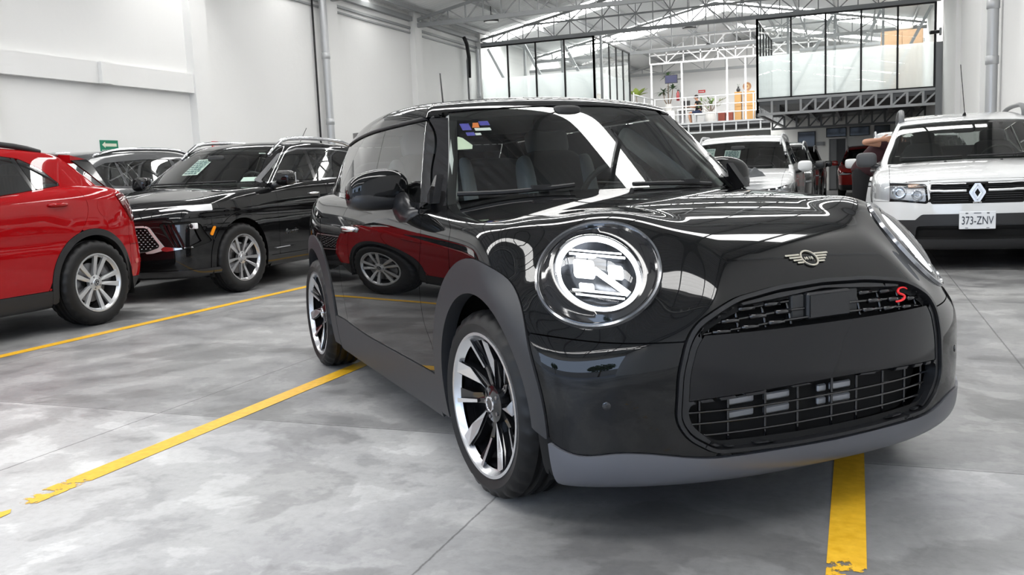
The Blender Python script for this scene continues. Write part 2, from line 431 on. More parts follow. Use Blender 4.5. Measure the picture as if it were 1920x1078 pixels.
CLEAR = glassy('clear_lens', (.93, .94, .95), 0, 1.42)
WSG = glassy('windscreen_glass', (.90, .95, .92), 0, 1.5)
TINT = glassy('tinted_glass', (.55, .58, .57), 0, 2.1)
GREYSEAT = mat('grey_seat_cloth', (.50, .53, .54), .8); DARKSEAT = mat('dark_seat_cloth', (.06, .064, .07), .7)
DASH = mat('dashboard_black', (.028, .029, .03), .6)

def half(S):
    c = S.V[S.F][:, :, 1].mean(1); F = S.F[c < 0]; u, inv = np.unique(F, return_inverse=True); return Surf(S.V[u], inv.reshape(F.shape), S.f)
def ell(cx, rx, rz, z0):
    return lambda P: (np.hypot((P[:, 0]-cx)/rx, np.maximum(P[:, 2]-z0, 0)/rz)-1)*min(rx, rz)
def curve_x(zs, xs):
    c = pch(zs, xs); return lambda P: c(np.clip(P[:, 2], zs[0]-.05, zs[-1]+.1))-P[:, 0]
def build_mini():
    root = thing('hatchback_car', 'glossy black three-door hatchback with lit round headlamps and octagonal grille, parked in the foreground', 'car', (-.5611, 3.2255, 0), -.77607)
    S = box_surf(mini_body, (-3.35, -1, .05), (.95, 1, 1.25), .0165, (-2.5, .25, .6)); R = half(S)
    H = box_surf(mini_house, (-3.35, -.95, .7), (-.2, .95, 1.55), .017, (-2.3, -1.1, 1.0))
    H = clip(H, lambda P: .86-P[:, 2], False); HR = half(H)
    # ---- fields
    inF, outF = ell(.035, .345, .355, .335), ell(.02, .415, .465, .335)
    inR, outR = ell(-2.495, .36, .355, .335), ell(-2.47, .47, .435, .335)
    opening = gmin(inF, inR)
    grille_o = smooth_poly([(-a, b) for a, b in GR_O[-2:0:-1]]+GR_O, .03); gro = lambda P: np.maximum(poly_sd(grille_o, P[:, 1:]), -P[:, 0])
    def lamp(r):
        def g(P):
            q, d = lamp_rd(P); return np.maximum(q-r, -.12-d)
        return g
    split = pch([0, .487, .694, .83, .95], [.582, .581, .586, .606, .62]); zs = lambda P: split(np.abs(P[:, 1]))
    hoodr0 = curve_x([.60, .795, .85, .892, .93, .955, 1.02], [-.19, -.196, -.215, -.25, -.42, -.60, -1.1])
    hood_rear = lambda P: np.maximum(-.405-.37*P[:, 1]**2-P[:, 0], hoodr0(P))           # <0 in front of the line
    doorf = curve_x([.30, .40, .452, .499, .58, .765, .858, .943, 1.02], [-.40, -.40, -.415, -.463, -.506, -.512, -.524, -.631, -.80])
    doorr = curve_x([.30, .36, .48, .61, .81, .9, 1.02], [-1.72, -1.74, -1.78, -1.82, -1.82, -1.77, -1.66])
    lipz = pch([0, .30, .46, .52, .68, .80, .835, .9], [.243, .246, .25, .259, .272, .29, .33, .42]); lip = lambda P: P[:, 2]-lipz(np.abs(P[:, 1]))
    front = lambda P: .2-P[:, 0]
    sill = lambda P: P[:, 2]-.345-.02*np.clip((-1.2-P[:, 0])/.6, 0, 1)**2
    inhouse = lambda P: np.where(P[:, 2] > .8, -mini_house(P)-.03, -1)                   # keep what lies outside the cabin
    # ---- inner shell, so that gaps between panels look dark
    keep = gmax(gneg(opening), gneg(goff(gro, .035)), gneg(lamp(.17)), inhouse)
    panel('body_shell', S, keep, VOID, root, off=-.012, thick=0, fix=False)
    # ---- painted panels
    panel('bonnet', S, gmax(hood_rear, lambda P: zs(P)-P[:, 2], gneg(outF), gneg(gro), gneg(lamp(.179)), front0, inhouse), PAINT, root)
    both('scuttle_panel', R, gmax(gneg(hood_rear), doorf, lambda P: -sill(P), gneg(outF), inhouse), PAINT, root)
    drs = both('door', R, gmax(lambda P: -doorf(P), doorr, lambda P: -sill(P), gneg(outF), inhouse), PAINT, root)
    tailx = lambda P: -2.93-P[:, 0]
    qs = both('rear_quarter', R, gmax(lambda P: -doorr(P), tailx, lambda P: -sill(P), gneg(outR), inhouse), PAINT, root)
    panel('tailgate', S, gmax(gneg(tailx), lambda P: .60-P[:, 2], inhouse), PAINT, root)
    panel('rear_bumper', S, gmax(gneg(tailx), lambda P: P[:, 2]-.60), PAINT, root)
    for sy in (-1, 1):
        panel('tail_lamp', S, gmax(lambda P: P[:, 0]+2.9, lambda P: poly_sd(smooth_poly([(.50, .70), (.70, .70), (.70, .90), (.50, .90)], .03), np.stack([sy*P[:, 1], P[:, 2]], 1))), mat('tail_red', (.35, .01, .01), .12), root, off=.006, thick=.01)
    bmp = gmax(lambda P: P[:, 2]-zs(P), lambda P: -lip(P), gneg(outF), gneg(gro), front)
    both('front_bumper', R, bmp, PAINT, root)
    lp = panel('front_lip', S, gmax(lip, gneg(outF), gneg(gro), front, lambda P: .172-P[:, 2]), LIPM, root, off=.008, thick=.03)
    both('wheel_arch_trim', R, gmax(outF, gneg(inF), lambda P: np.where(P[:, 0] > .1, lipz(np.abs(P[:, 1]))-P[:, 2], .20-P[:, 2])), CLAD, root, off=.007, thick=.05, gap=0)
    both('wheel_arch_trim', R, gmax(outR, gneg(inR), lambda P: .20-P[:, 2]), CLAD, root, off=.007, thick=.05, gap=0)
    both('sill_trim', R, gmax(sill, gneg(outF), gneg(outR), lambda P: P[:, 0]-.1, lambda P: -2.4-P[:, 0], lambda P: .18-P[:, 2]), CLAD, root, off=.006, thick=.03)
    fl = panel('fuel_flap', R, lambda P: np.hypot(P[:, 0]+2.36, P[:, 2]-.80)-.085, PAINT, qs[0], off=.002, thick=.004)
    # ---- wheel wells and floor
    b = MB()
    for xc in (.0, -2.495):
        for sy in (-1, 1):
            pr = [(xc+.40*cos(a), .335+.385*sin(a)) for a in np.linspace(0, pi, 17)]; pr = [(xc+.40, .17)]+pr+[(xc-.40, .17)]
            n = len(pr); V = [(x, sy*.80, z) for x, z in pr]+[(x, sy*.50, z) for x, z in pr]
            b.add(V, [(i, i+1, n+i+1, n+i) for i in range(n-1)]+[tuple(range(n, 2*n))])
    b.box((-3., -.70, .17), (.5, .70, .20)); b.build('wheel_well', VOID, root)
    # ---- cabin skin
    zt = lambda P: 1.318-.014*np.maximum(-1.2-P[:, 0], 0)**2/.81
    belt = pch([-3., -2.116, -1.37, -.735, -.55], [1.02, 1.006, .987, .969, .963]); zb = lambda P: belt(P[:, 0])
    wsx = lambda P: P[:, 0]+.45+1.19*(P[:, 2]-.965)+.36*P[:, 1]**2
    wst = lambda P: 1.356-.065*P[:, 1]**2
    wedge = pch([.9, .96, 1.1, 1.2, 1.34, 1.4], [.715, .697, .632, .588, .528, .50])    # outer edge of the screen
    ws = gmax(lambda P: np.abs(P[:, 1])-wedge(P[:, 2]), lambda P: P[:, 2]-wst(P), lambda P: -1.3-P[:, 0], lambda P: .93-P[:, 2])
    inner = lambda P: np.maximum.reduce([np.abs(P[:, 1])-wedge(P[:, 2])+.035, P[:, 2]-wst(P)+.035, .975-.02*np.abs(P[:, 1])-P[:, 2], -1.3-P[:, 0]])
    panel('windscreen', H, ws, WSG, root, thick=0, off=.001)
    panel('windscreen_border', H, gmax(ws, gneg(inner)), VOID, root, off=-.004, thick=0)
    rwin = lambda P: np.maximum.reduce([P[:, 0]+2.6, np.abs(P[:, 1])-.50, P[:, 2]-1.27, 1.0-P[:, 2]])
    roof = gmax(lambda P: np.where(P[:, 0] > -1.045+.1*0, wst(P)+.0*P[:, 0]-P[:, 2], zt(P)-P[:, 2]), gneg(gmax(ws)))
    rf = panel('roof', H, gmax(lambda P: np.minimum(zt(P)-P[:, 2], 9), gneg(ws), lambda P: np.where((P[:, 0] > -1.3) & (np.abs(P[:, 1]) < .56), wst(P)-P[:, 2], -1)), PAINT, root, off=.004, thick=.02)
    # gutter strip along the roof edge
    pil = pch([.9, .966, 1.091, 1.273, 1.317, 1.36], [-.60, -.655, -.775, -.955, -1.01, -1.06]); pilx = lambda P: pil(P[:, 2])-P[:, 0]   # rear edge of the A pillar
    both('roof_pillar', HR, gmax(pilx, gneg(ws), lambda P: P[:, 2]-zt(P), lambda P: .93-P[:, 2]), GLOSSB, root, thick=.015, off=.002)
    side = gmax(lambda P: -pilx(P), lambda P: P[:, 2]-zt(P)+.012, lambda P: zb(P)-P[:, 2])
    seam = lambda P: P[:, 0]-(-1.424-.60*(P[:, 2]-1.0))
    for k in (0, 1):
        panel('window', HR, gmax(side, gneg(seam)), TINT, drs[k], thick=.004, mirror=bool(k))
        panel('window', HR, gmax(side, seam, lambda P: -2.62-P[:, 0]), TINT, qs[k], thick=.004, mirror=bool(k))
    both('belt_trim', HR, gmax(lambda P: P[:, 2]-zb(P), lambda P: zb(P)-P[:, 2]-.022, lambda P: P[:, 0]+.66), GLOSSB, root, off=.004, thick=.012, gap=0)
    both('cabin_shoulder', HR, gmax(lambda P: P[:, 2]-zb(P)+.02, lambda P: P[:, 0]+.60, lambda P: -2.9-P[:, 0]), PAINT, root, thick=0)
    panel('rear_window', H, gmax(rwin), TINT, root, thick=.004)
    panel('tail_surround', H, gmax(gneg(rwin), lambda P: P[:, 0]+2.62, lambda P: P[:, 2]-zt(P)), PAINT, root)
    b = MB(); Lg = []
    for x in np.linspace(-1.0, -2.75, 22):
        P = hit(mini_house, (x, -1.2, 1.318-.014*max(-1.2-x, 0)**2/.81), (0, 1, 0)); Lg.append((P[0], P[1]-.002, P[2]))
    b.tube(Lg, .009, 6)
    b.tube([(x, -y, z) for x, y, z in Lg], .009, 6); b.build('roof_gutter', RUBBER, root, smooth=True)
    # spoiler over the rear window
    b = MB(); V = []; F = []
    ys = np.linspace(-.52, .52, 17)
    for y in ys:
        e = 1-(abs(y)/.52)**4*.25
        V += [(-2.66, y, 1.372-.10*y*y+.006), (-2.95*e-.05*(1-e), y, 1.352-.12*y*y), (-2.95*e-.05*(1-e), y, 1.332-.12*y*y), (-2.66, y, 1.33-.10*y*y)]
    for i in range(16):
        for k in range(4): F.append((i*4+k, i*4+(k+1) % 4, i*4+4+(k+1) % 4, i*4+4+k))
    F += [(0, 1, 2, 3), (67, 66, 65, 64)]; b.add(V, F).build('spoiler', PAINT, root, ang=40)
    MB().tube([(-2.45, 0, 1.375), (-2.47, 0, 1.42), (-2.51, 0, 1.69)], [.012, .006, .004], 8).build('aerial', RUBBER, root, smooth=True)
    # ---- nose: frame, openings, bars
    def X(y, z): return hit(mini_body, (1.0, y, z), (-1, 0, 0))[0]
    up = smooth_poly([(-.455, .590), (-.415, .625), (-.325, .666), (0, .690), (.325, .666), (.415, .625), (.455, .590), (0, .602)], .02)
    lo = smooth_poly([(-.485, .405), (0, .428), (.485, .405), (.475, .345), (.40, .277), (0, .272), (-.40, .277), (-.475, .345)], .03)
    gup = lambda P: np.maximum(poly_sd(up, P[:, 1:]), -P[:, 0]); glo = lambda P: np.maximum(poly_sd(lo, P[:, 1:]), -P[:, 0])
    pan = lambda P: np.maximum.reduce([goff(gro, .034)(P), P[:, 2]-.597+.05*P[:, 1]**2*0, .412+.016*(1-(P[:, 1]/.48)**2)-P[:, 2]])
    panel('grille_frame', S, gmax(gro, gneg(goff(gro, .016))), SATIN, root, off=.013, thick=.04, gap=.003)
    panel('grille_surround', S, gmax(goff(gro, .018), gneg(gup), gneg(glo), gneg(pan)), SATIN, root, off=.004, thick=.035, gap=0)
    np_ = panel('number_plate_panel', S, pan, mat('smoked_panel', (.010, .010, .011), .08, spec=.32), root, off=.002, thick=.02)
    for nm, g in (('grille_back', gup), ('grille_back', glo)): panel(nm, S, goff(g, -.02), VOID, root, off=-.075, thick=0)
    def inpoly(poly, y, z): return poly_sd(poly, np.array([[y, z]]))[0] < .006
    def gbar(pts, w, h, m, dx, name='grille_bar'):
        pts = [(X(y, z)+dx, y, z) for y, z in pts]
        MB().tube(pts, w, 6, flat=h).build(name, m, root, smooth=True)
    def hrow(poly, z, dx, w, m, zf=lambda y: 0, lo=-.5, hi=.5):
        run = []
        for y in np.linspace(lo, hi, 61):
            if inpoly(poly, y, z+zf(y)): run.append((y, z+zf(y)))
            elif len(run) > 2: break
        if len(run) > 2: gbar(run, w, .8, m, dx)
    cv = lambda y: -.11*y*y
    for z in (.614, .640, .665): hrow(up, z, -.020, .0055, GLOSSB, cv)
    for i, y in enumerate(np.arange(-.40, .41, .089)):
        if abs(y) < .08: continue
        zz = [z for z in np.linspace(.59, .69, 21) if inpoly(up, y, z)]
        if len(zz) > 2: gbar([(y, z) for z in zz], .0045, 1, GLOSSB, -.026)
    for row, z in enumerate((.614, .640, .665)):          # thicker blocks that make the woven look
        for i, y in enumerate(np.arange(-.37, .40, .089)):
            yy = y+(.03 if row % 2 else 0)
            if abs(yy) < .11 or not (inpoly(up, yy-.028, z+cv(yy)) and inpoly(up, yy+.028, z+cv(yy))): continue
            gbar([(yy-.026, z+cv(yy)), (yy, z+cv(yy)), (yy+.026, z+cv(yy))], .009, .9, GLOSSB, -.016, 'grille_block')
    b = MB(); x0 = X(0, .64); b.box((x0-.045, -.078, .604), (x0-.006, .088, .684), ch=.006); b.box((x0-.006, -.070, .612), (x0-.003, .080, .676)); b.build('radar_cover', SATIN, root)
    
    for ya, yb in ((-.125, -.078), (.088, .13)): MB().box((x0-.05, ya, .604), (x0-.02, yb, .68), ch=.004).build('radar_bracket', DASH, root)
    # the S emblem
    sp = [(.332, .6585), (.318, .664), (.298, .6625), (.288, .655), (.292, .648), (.306, .643), (.312, .637), (.304, .630), (.286, .6265), (.268, .626)]
    MB().tube([(X(y, z)+.004, y, z) for y, z in spline([(a, b_) for a, b_ in sp], 4)], .0040, 8, flat=.7).build('letter_emblem', mat('red_emblem', (.75, .02, .025), .25), root, smooth=True)
    # lower intake
    for z in (.303, .338, .372): hrow(lo, z, -.03, .005, GLOSSB)
    for y in (-.43, -.345, -.225, -.11, .02, .12, .235, .345, .44):
        zz = [z for z in np.linspace(.27, .43, 25) if inpoly(lo, y, z)]
        if len(zz) > 2: gbar([(y, z) for z in zz], .0045, 1, GLOSSB, -.034)
    for y0, y1 in ((-.335, -.24), (-.215, -.12), (-.02, .015), (.028, .112)):
        for z in (.350, .390):
            MB().box((X(y0, z)-.060, y0, z-.013), (X(y0, z)-.048, y1, z+.009), ch=.004).build('intake_slat', mat('grey_slat', (.30, .31, .33), .35, .5), root)
    # badge: ring, disc, four bars a side, letters
    fb = lambda u, v, d: Vector(hit(mini_body, (1.2, u, .769+v*.80+.6*.55), (-.6*1.0, 0, -.55*.6)))  # rough projection along the bonnet nose normal
    P0 = np.array(hit(mini_body, (1.0, .008, 1.05), (-.62, 0, -.42))); 
    Nn = grad(mini_body, P0[None])[0]
    M = frame(P0+Nn*.002, Nn, (0, 0, 1)); 
    bt = MB().lathe([(.026, 0), (.026, .004), (.031, .004), (.031, 0)], 40, 'z')
    for sgn in (-1, 1):
        for k, (z, L) in enumerate(((.016, .082), (.006, .072), (-.004, .062), (-.014, .052))):
            bt.box((sgn*.029, z-.0032, 0), (sgn*L, z+.0032, .0035), ch=.001)
    for ch, xx in (('M', -.0145), ('I', -.0045), ('N', .0035), ('I', .0145)):
        w = .0085
        def st(a, c): bt.bar((xx+a[0]*w-.002, a[1]*.011-.0055, .002), (xx+c[0]*w-.002, c[1]*.011-.0055, .002), .0019, .002)
        if ch == 'I': st((0, 0), (0, 1))
        if ch == 'N': st((0, 0), (0, 1)); st((1, 0), (1, 1)); st((0, 1), (1, 0))
        if ch == 'M': st((0, 0), (0, 1)); st((1, 0), (1, 1)); st((0, 1), (.5, .2)); st((1, 1), (.5, .2))
    bt.xform(xf(M @ Matrix.Rotation(0, 4, 'Z'))).build('bonnet_badge', mat('pale_gold_badge', (.55, .52, .44), .3, .7), root)
    for sy in (-1, 1):
        for q in ((.364, .86, .558), (.60, .735, .41)):
            P = np.array(hit(mini_body, (q[0]+.12, sy*(q[1]+.12), q[2]), (-.7, -sy*.7, 0))); n = grad(mini_body, P[None])[0]
            MB().lathe([(0, .003), (.010, .003), (.012, .002), (.013, -.004)], 18, 'z').xform(xf(frame(P, n))).build('parking_sensor', GLOSSB if q[0] > .5 else CLAD, root, ang=40)
    # ---- lamps
    for sy in (-1, 1):
        my = np.array([1, 1 if sy < 0 else -1, 1]); hz = np.cross([0, 0, 1], LN); hz /= np.linalg.norm(hz); vt = np.cross(LN, hz)
        def Mx(v):            # circular lamp coordinates (horizontal, upright, out) squeezed to the oval, then set on its axis
            p = hz*v[0]+vt*v[1]; k = min(1, max(0, (math.hypot(v[0], v[1])-.131)/.042)); p = LJ*(p@LJ)*(LA+(1-LA)*k)+LK*(p@LK)*(LB+(1-LB)*k)+LN*v[2]+LC; return tuple(p*my)
        def lb(prof, name, m, par, seg=64, **k): return MB().lathe(prof, seg, 'z').xform(Mx).build(name, m, par, ang=35)
        hl = lb([(.128, -.05), (.1285, .004), (.134, .011), (.146, .0125), (.158, .006), (.168, .002), (.174, .005), (.180, .002), (.180, -.03)], 'headlamp', GLOSSB, root, 72)
        lb([(.176, .003), (.180, .009), (.186, .007), (.189, -.003)], 'bezel', mat('dark_chrome', (.35, .36, .38), .12, 1), hl, 72)
        lb([(.114, -.012), (.1155, .003), (.121, .006), (.1265, .003), (.127, -.012)], 'halo_ring', LED, hl, 72)
        lb([(.0, -.075), (.06, -.07), (.098, -.045), (.115, -.008)], 'reflector', mat('lamp_bowl', (.10, .105, .115), .18, .9), hl)
        lb([(0, .036), (.05, .034), (.09, .028), (.12, .018), (.130, .012)], 'lens', CLEAR, hl)
        b = MB(); b.box((-.075, -.006, -.035), (-.012, .050, -.008), ch=.006); b.box((.030, .0, -.035), (.075, .040, -.008), ch=.006); b.box((-.060, -.048, -.03), (-.015, -.030, -.01), ch=.004); b.xform(Mx).build('led_module', LED2, hl)
        b = MB()
        b.box((-.085, .058, -.03), (.085, .066, -.004)); b.box((-.085, .072, -.03), (.075, .078, -.004))
        b.box((-.08, -.066, -.03), (.085, -.058, -.004)); b.box((-.07, -.080, -.03), (.075, -.073, -.004)); b.bar((-.012, .012, -.006), (.088, -.062, -.006), .022, .01, (0, 0, 1)); b.xform(Mx).build('light_bar', CHROME, hl)
    # ---- mirrors
    for sy in (-1, 1):
        mb = MB().sup((-.935, sy*.885, 1.018), (.075, .128, .078), .62, 28, 18)
        mb.V = [(x-.05*(abs(y)-.885)-.0*z, y, z+.012*(1-(abs(y)-.885)/.128)-(.02*((abs(y)-.885)/.128)**2 if z > 1.018 else 0)) for x, y, z in mb.V]
        hs = mb.build('mirror_housing', PAINT, root, smooth=True)
        lm = MB().sup((-.937, sy*.885, .985), (.076, .126, .045), .62, 24, 12); lm.build('mirror_base', SATIN, hs, smooth=True)
        MB().tube([(-.90, sy*.80, .975), (-.86, sy*.79, .93), (-.80, sy*.785, .90), (-.74, sy*.80, .905), (-.66, sy*.78, .915)], [.042, .048, .050, .036, .022], 12, flat=1.35, up=(1, 0, 0)).build('mirror_arm', SATIN, hs, smooth=True)
        MB().box((-1.014, sy*.79, .965), (-1.006, sy*.98, 1.06), ch=.003).build('mirror_glass', CHROME, hs)
        pt = MB(); pt.prism([(-.60, .965), (-.66, 1.075), (-.675, 1.07), (-.70, .965)], lambda u, v, d: (u, sy*(.735-.42*(v-.965)+d), v), .03); pt.build('mirror_plinth', GLOSSB, hs)
        # handle and its recess
        d = drs[0] if sy < 0 else drs[1]
        hy = lambda x, z: hit(mini_body, (x, sy*1.3, z), (0, -sy, 0))[1]
        MB().tube([(x, hy(x, .838)+sy*o, .838) for x, o in ((-1.70, -.004), (-1.68, .016), (-1.62, .024), (-1.55, .022), (-1.52, .008), (-1.505, -.006))], [.006, .012, .013, .013, .012, .006], 10).build('handle', CHROME, d, smooth=True)
    # ---- wipers, cowl
    hw = lambda y, z: np.array(hit(mini_house, (.5, y, z), (-1, 0, 0)))
    for pts in ([(-.655, .985), (-.50, .984), (-.35, .99), (-.20, 1.0)], [(.06, .992), (.20, .990), (.36, .985), (.50, .975)]):
        b = MB(); L = [hw(y, z)+[.016, 0, .012] for y, z in spline(pts, 4)]; b.tube(L, .009, 6)
        q = len(L)//2+2; b.bar(L[q]+[0, -.03, .008], L[q]+[.0, .05, .008], .022, .016); b.build('wiper', RUBBER, root)
    b = MB(); V = []; F = []
    ys = np.linspace(-.69, .69, 25)
    for y in ys: x = -.405-.37*y*y; V += [(x+.02, y, .958-.02*y*y), (x-.02, y, .965-.02*y*y), (x-.07, y, .96-.01*y*y), (x-.12, y, .93)]
    for i in range(24):
        for k in range(3): F.append((i*4+k, i*4+k+1, i*4+5+k, i*4+4+k))
    b.add(V, F).build('cowl_panel', RUBBER, root, smooth=True)
    # ---- stickers on the screen
    def sticker(pts, m, name='sticker'):
        V = []
        for y, z in pts: p = hw(y, z); V.append(p+[-.006, 0, -.004])
        b = MB(); b.add(V, [tuple(range(len(V)))]); return b.build(name, m, root)
    blue = mat('sticker_violet', (.10, .09, .42), .5); wh = mat('sticker_white', (.72, .75, .72), .5)
    for q in ((-.505, -.468, 1.262, 1.292), (-.425, -.385, 1.281, 1.300), (-.498, -.465, 1.237, 1.252)): sticker([(q[0], q[2]), (q[1], q[2]), (q[1], q[3]), (q[0], q[3])], blue)
    sticker([(-.462, 1.272), (-.432, 1.272), (-.428, 1.294), (-.45, 1.294)], mat('sticker_orange', (.75, .22, .06), .5))
    for q in ((-.455, -.39, 1.258, 1.270), (-.463, -.44, 1.238, 1.248)): sticker([(q[0], q[2]), (q[1], q[2]), (q[1], q[3]), (q[0], q[3])], wh)
    ev = sticker([(-.573, 1.178), (-.505, 1.180), (-.496, 1.196), (-.520, 1.228), (-.535, 1.235), (-.552, 1.228), (-.575, 1.192)], mat('sticker_pale', (.62, .68, .55), .5)); ev['label'] = 'pale rounded triangle sticker'
    # ---- cabin inside
    b = MB(); b.sup((-.86, 0, .86), (.20, .70, .10), .35, 28, 12); b.sup((-.92, .36, .965), (.07, .17, .035), .5); b.build('dashboard', DASH, root, smooth=True)
    b = MB(); b.box((-2.9, -.68, .3), (-.7, .68, .34)); b.box((-2.9, -.70, .3), (-2.85, .70, 1.0)); b.build('cabin_floor', VOID, root)
    st = MB().lathe([(.172+.014*cos(a), .014*sin(a)) for a in np.linspace(0, 2*pi, 11)], 36, 'z'); st.box((-.16, -.012, -.01), (.16, .012, .01)); st.box((-.05, -.05, -.015), (.05, .05, .02), ch=.01); st.box((-.012, -.16, -.01), (.012, 0, .01))
    st.xform(xf(frame((-1.13, .36, .955), (-.86, 0, .5)))).build('steering_wheel', DASH, root, smooth=True)
    for sy in (-1, 1):
        sb = MB(); rt = Matrix.Rotation(-.30, 3, 'Y')
        sb.sup((-1.72, sy*.36, .87), (.075, .205, .33), .45, 22, 14, rot=rt); seat = sb.build('seat', DARKSEAT, root, smooth=True)
        for q in (-1, 1): MB().sup((-1.685, sy*.36+q*.185, .90), (.07, .038, .27), .5, 14, 12, rot=rt).build('seat_bolster', GREYSEAT, seat, smooth=True)
        MB().sup((-1.83, sy*.36, 1.235), (.05, .125, .075), .5, 18, 12, rot=rt).build('head_rest', GREYSEAT, seat, smooth=True)
        MB().sup((-1.50, sy*.36, .56), (.27, .215, .09), .45, 18, 10).build('seat_cushion', DARKSEAT, seat, smooth=True)
        MB().sup((-2.50, sy*.33, .90), (.07, .26, .28), .45, 18, 12, rot=rt).build('rear_seat', DARKSEAT, root, smooth=True)
        MB().tube([(-.66, sy*.655, .97), (-.80, sy*.60, 1.12), (-.93, sy*.55, 1.24), (-1.03, sy*.51, 1.325)], .022, 8).build('pillar_lining', mat('pale_lining', (.55, .56, .55), .8), root, smooth=True)
    MB().sup((-1.02, 0, 1.285), (.02, .115, .035), .5, 18, 10).build('rear_view_mirror', DASH, root, smooth=True)
    MB().sup((-1.75, 0, 1.335), (.72, .50, .03), .5, 24, 8).build('headlining', mat('grey_lining', (.34, .35, .35), .9), root, smooth=True)
    MB().sup((-.935, 0, 1.325), (.06, .07, .035), .5, 16, 8).build('sensor_housing', RUBBER, root, smooth=True)
    # ---- wheels
    for x, sy, steer in ((0, -1, .05), (0, 1, .05), (-2.495, -1, 0), (-2.495, 1, 0)):
        wheel(root, (x, sy*.848, .313), .313, .215, .238, mini_rim, -1 if sy < 0 else 1, steer, roll=.30 if x == 0 else .9)
    return root
GR_O = [(0, .714), (.17, .708), (.315, .690), (.375, .668), (.445, .630), (.483, .582), (.508, .495), (.518, .36), (.485, .303), (.408, .256), (.127, .250), (0, .249)]
front0 = lambda P: -1.0-P[:, 0]
def mini_rim(t, R, w, r, roll):
    DARK = mat('rim_gloss_black', (.008, .008, .009), .15, coat=.5)
    rim = rim_barrel(t, w, r, SILVER); h = w/2; yF = -h*.86; yH = -h*.55
    MB().lathe([(r-.02, -h*.6), (r-.022, h*.7), (r-.03, h*.7)], 48, 'y').build('rim_barrel', DARK, t, smooth=True)
    D = radians
    for k in range(5):
        a = roll+k*2*pi/5
        spoke_blade([(.05, D(-9)), (.10, D(-6)), (.165, D(-15)), (.216, D(-17)), (.216, D(-2)), (.165, D(3)), (.10, D(12)), (.05, D(20))], .05, .216, yH+.012, yF+.006, .03, a, [DARK, DARK], t)
        spoke_blade([(.062, D(4)), (.098, D(-3.5)), (.160, D(-13)), (.221, D(-15)), (.221, D(-3.5)), (.168, D(2.0))], .05, .221, yH, yF-.003, .012, a, [SILVER, DARK], t)
        spoke_blade([(.10, D(36)), (.165, D(30)), (.216, D(31)), (.216, D(41)), (.16, D(39)), (.11, D(44))], .05, .216, yH+.02, yF+.012, .02, a, [DARK, DARK], t)
        spoke_blade([(.125, D(27)), (.222, D(27.5)), (.222, D(31.5)), (.125, D(32))], .05, .221, yH+.006, yF, .010, a, [SILVER, DARK], t)
        spoke_blade([(.05, D(20)), (.11, D(26)), (.13, D(26)), (.13, D(33)), (.10, D(38)), (.05, D(44))], .05, .221, yH+.012, yF+.008, .02, a, [DARK, DARK], t)
    MB().lathe([(0, -.012), (.026, -.012), (.030, -.008), (.062, 0), (.066, .03)], 32, 'y', (0, yH-.002, 0)).build('hub', DARK, t, ang=40)
    MB().lathe([(.020, 0), (.021, -.003), (.026, -.003), (.027, 0)], 32, 'y', (0, yH-.013, 0)).build('hub_ring', CHROME, t, ang=40)
    for k in range(5):
        a = roll+D(36)+k*2*pi/5; MB().lathe([(0, -.006), (.007, -.006), (.009, .012)], 8, 'y', (.046*sin(a), yH-.003, .046*cos(a))).build('lug_nut', mat('nut_steel', (.25, .25, .26), .3, 1), t)
    brake(t, r, w)
# ================================================================ THE HALL
XL, XR, YM, YB, YF = -11.3, 2.1, 26.75, 42.5, -7.5          # left wall, right wall, mezzanine front, back wall, street front
ZE, ZR, XC = 5.55, 6.87, -4.6                               # eave height, ridge height, ridge x
def nodes(name):
    m = bpy.data.materials.new(name); m.use_nodes = True; t = m.node_tree; b = t.nodes['Principled BSDF']
    def N(typ, ins=None, **kw):
        n = t.nodes.new('ShaderNode'+typ)
        for k, v in kw.items(): setattr(n, k, v)
        for k, v in (ins or {}).items():
            if hasattr(v, 'is_output') or isinstance(v, bpy.types.NodeSocket): t.links.new(v, n.inputs[k])
            else: n.inputs[k].default_value = v
        return n
    return m, t, b, N
def ramp(N, fac, stops):
    r = N('ValToRGB', {0: fac}); e = r.color_ramp.elements
    while len(e) < len(stops): e.new(.5)
    for q, (p, c) in zip(e, stops): q.position = p; q.color = (*c, 1) if isinstance(c, tuple) else (c, c, c, 1)
    return r.outputs[0]
def mat_wall(name, col=(.82, .82, .81), var=.03):
    m, t, b, N = nodes(name); co = N('TexCoord').outputs['Object']
    n1 = N('TexNoise', {'Vector': co, 'Scale': .35, 'Detail': 4.}).outputs[0]; n2 = N('TexNoise', {'Vector': co, 'Scale': 9., 'Detail': 5.}).outputs[0]
    c = ramp(N, n1, [(.3, tuple(x-var for x in col)), (.7, col)]); t.links.new(c, b.inputs['Base Color']); b.inputs['Roughness'].default_value = .85
    bp = N('Bump', {'Height': n2, 'Strength': .12, 'Distance': .02}); t.links.new(bp.outputs[0], b.inputs['Normal']); return m
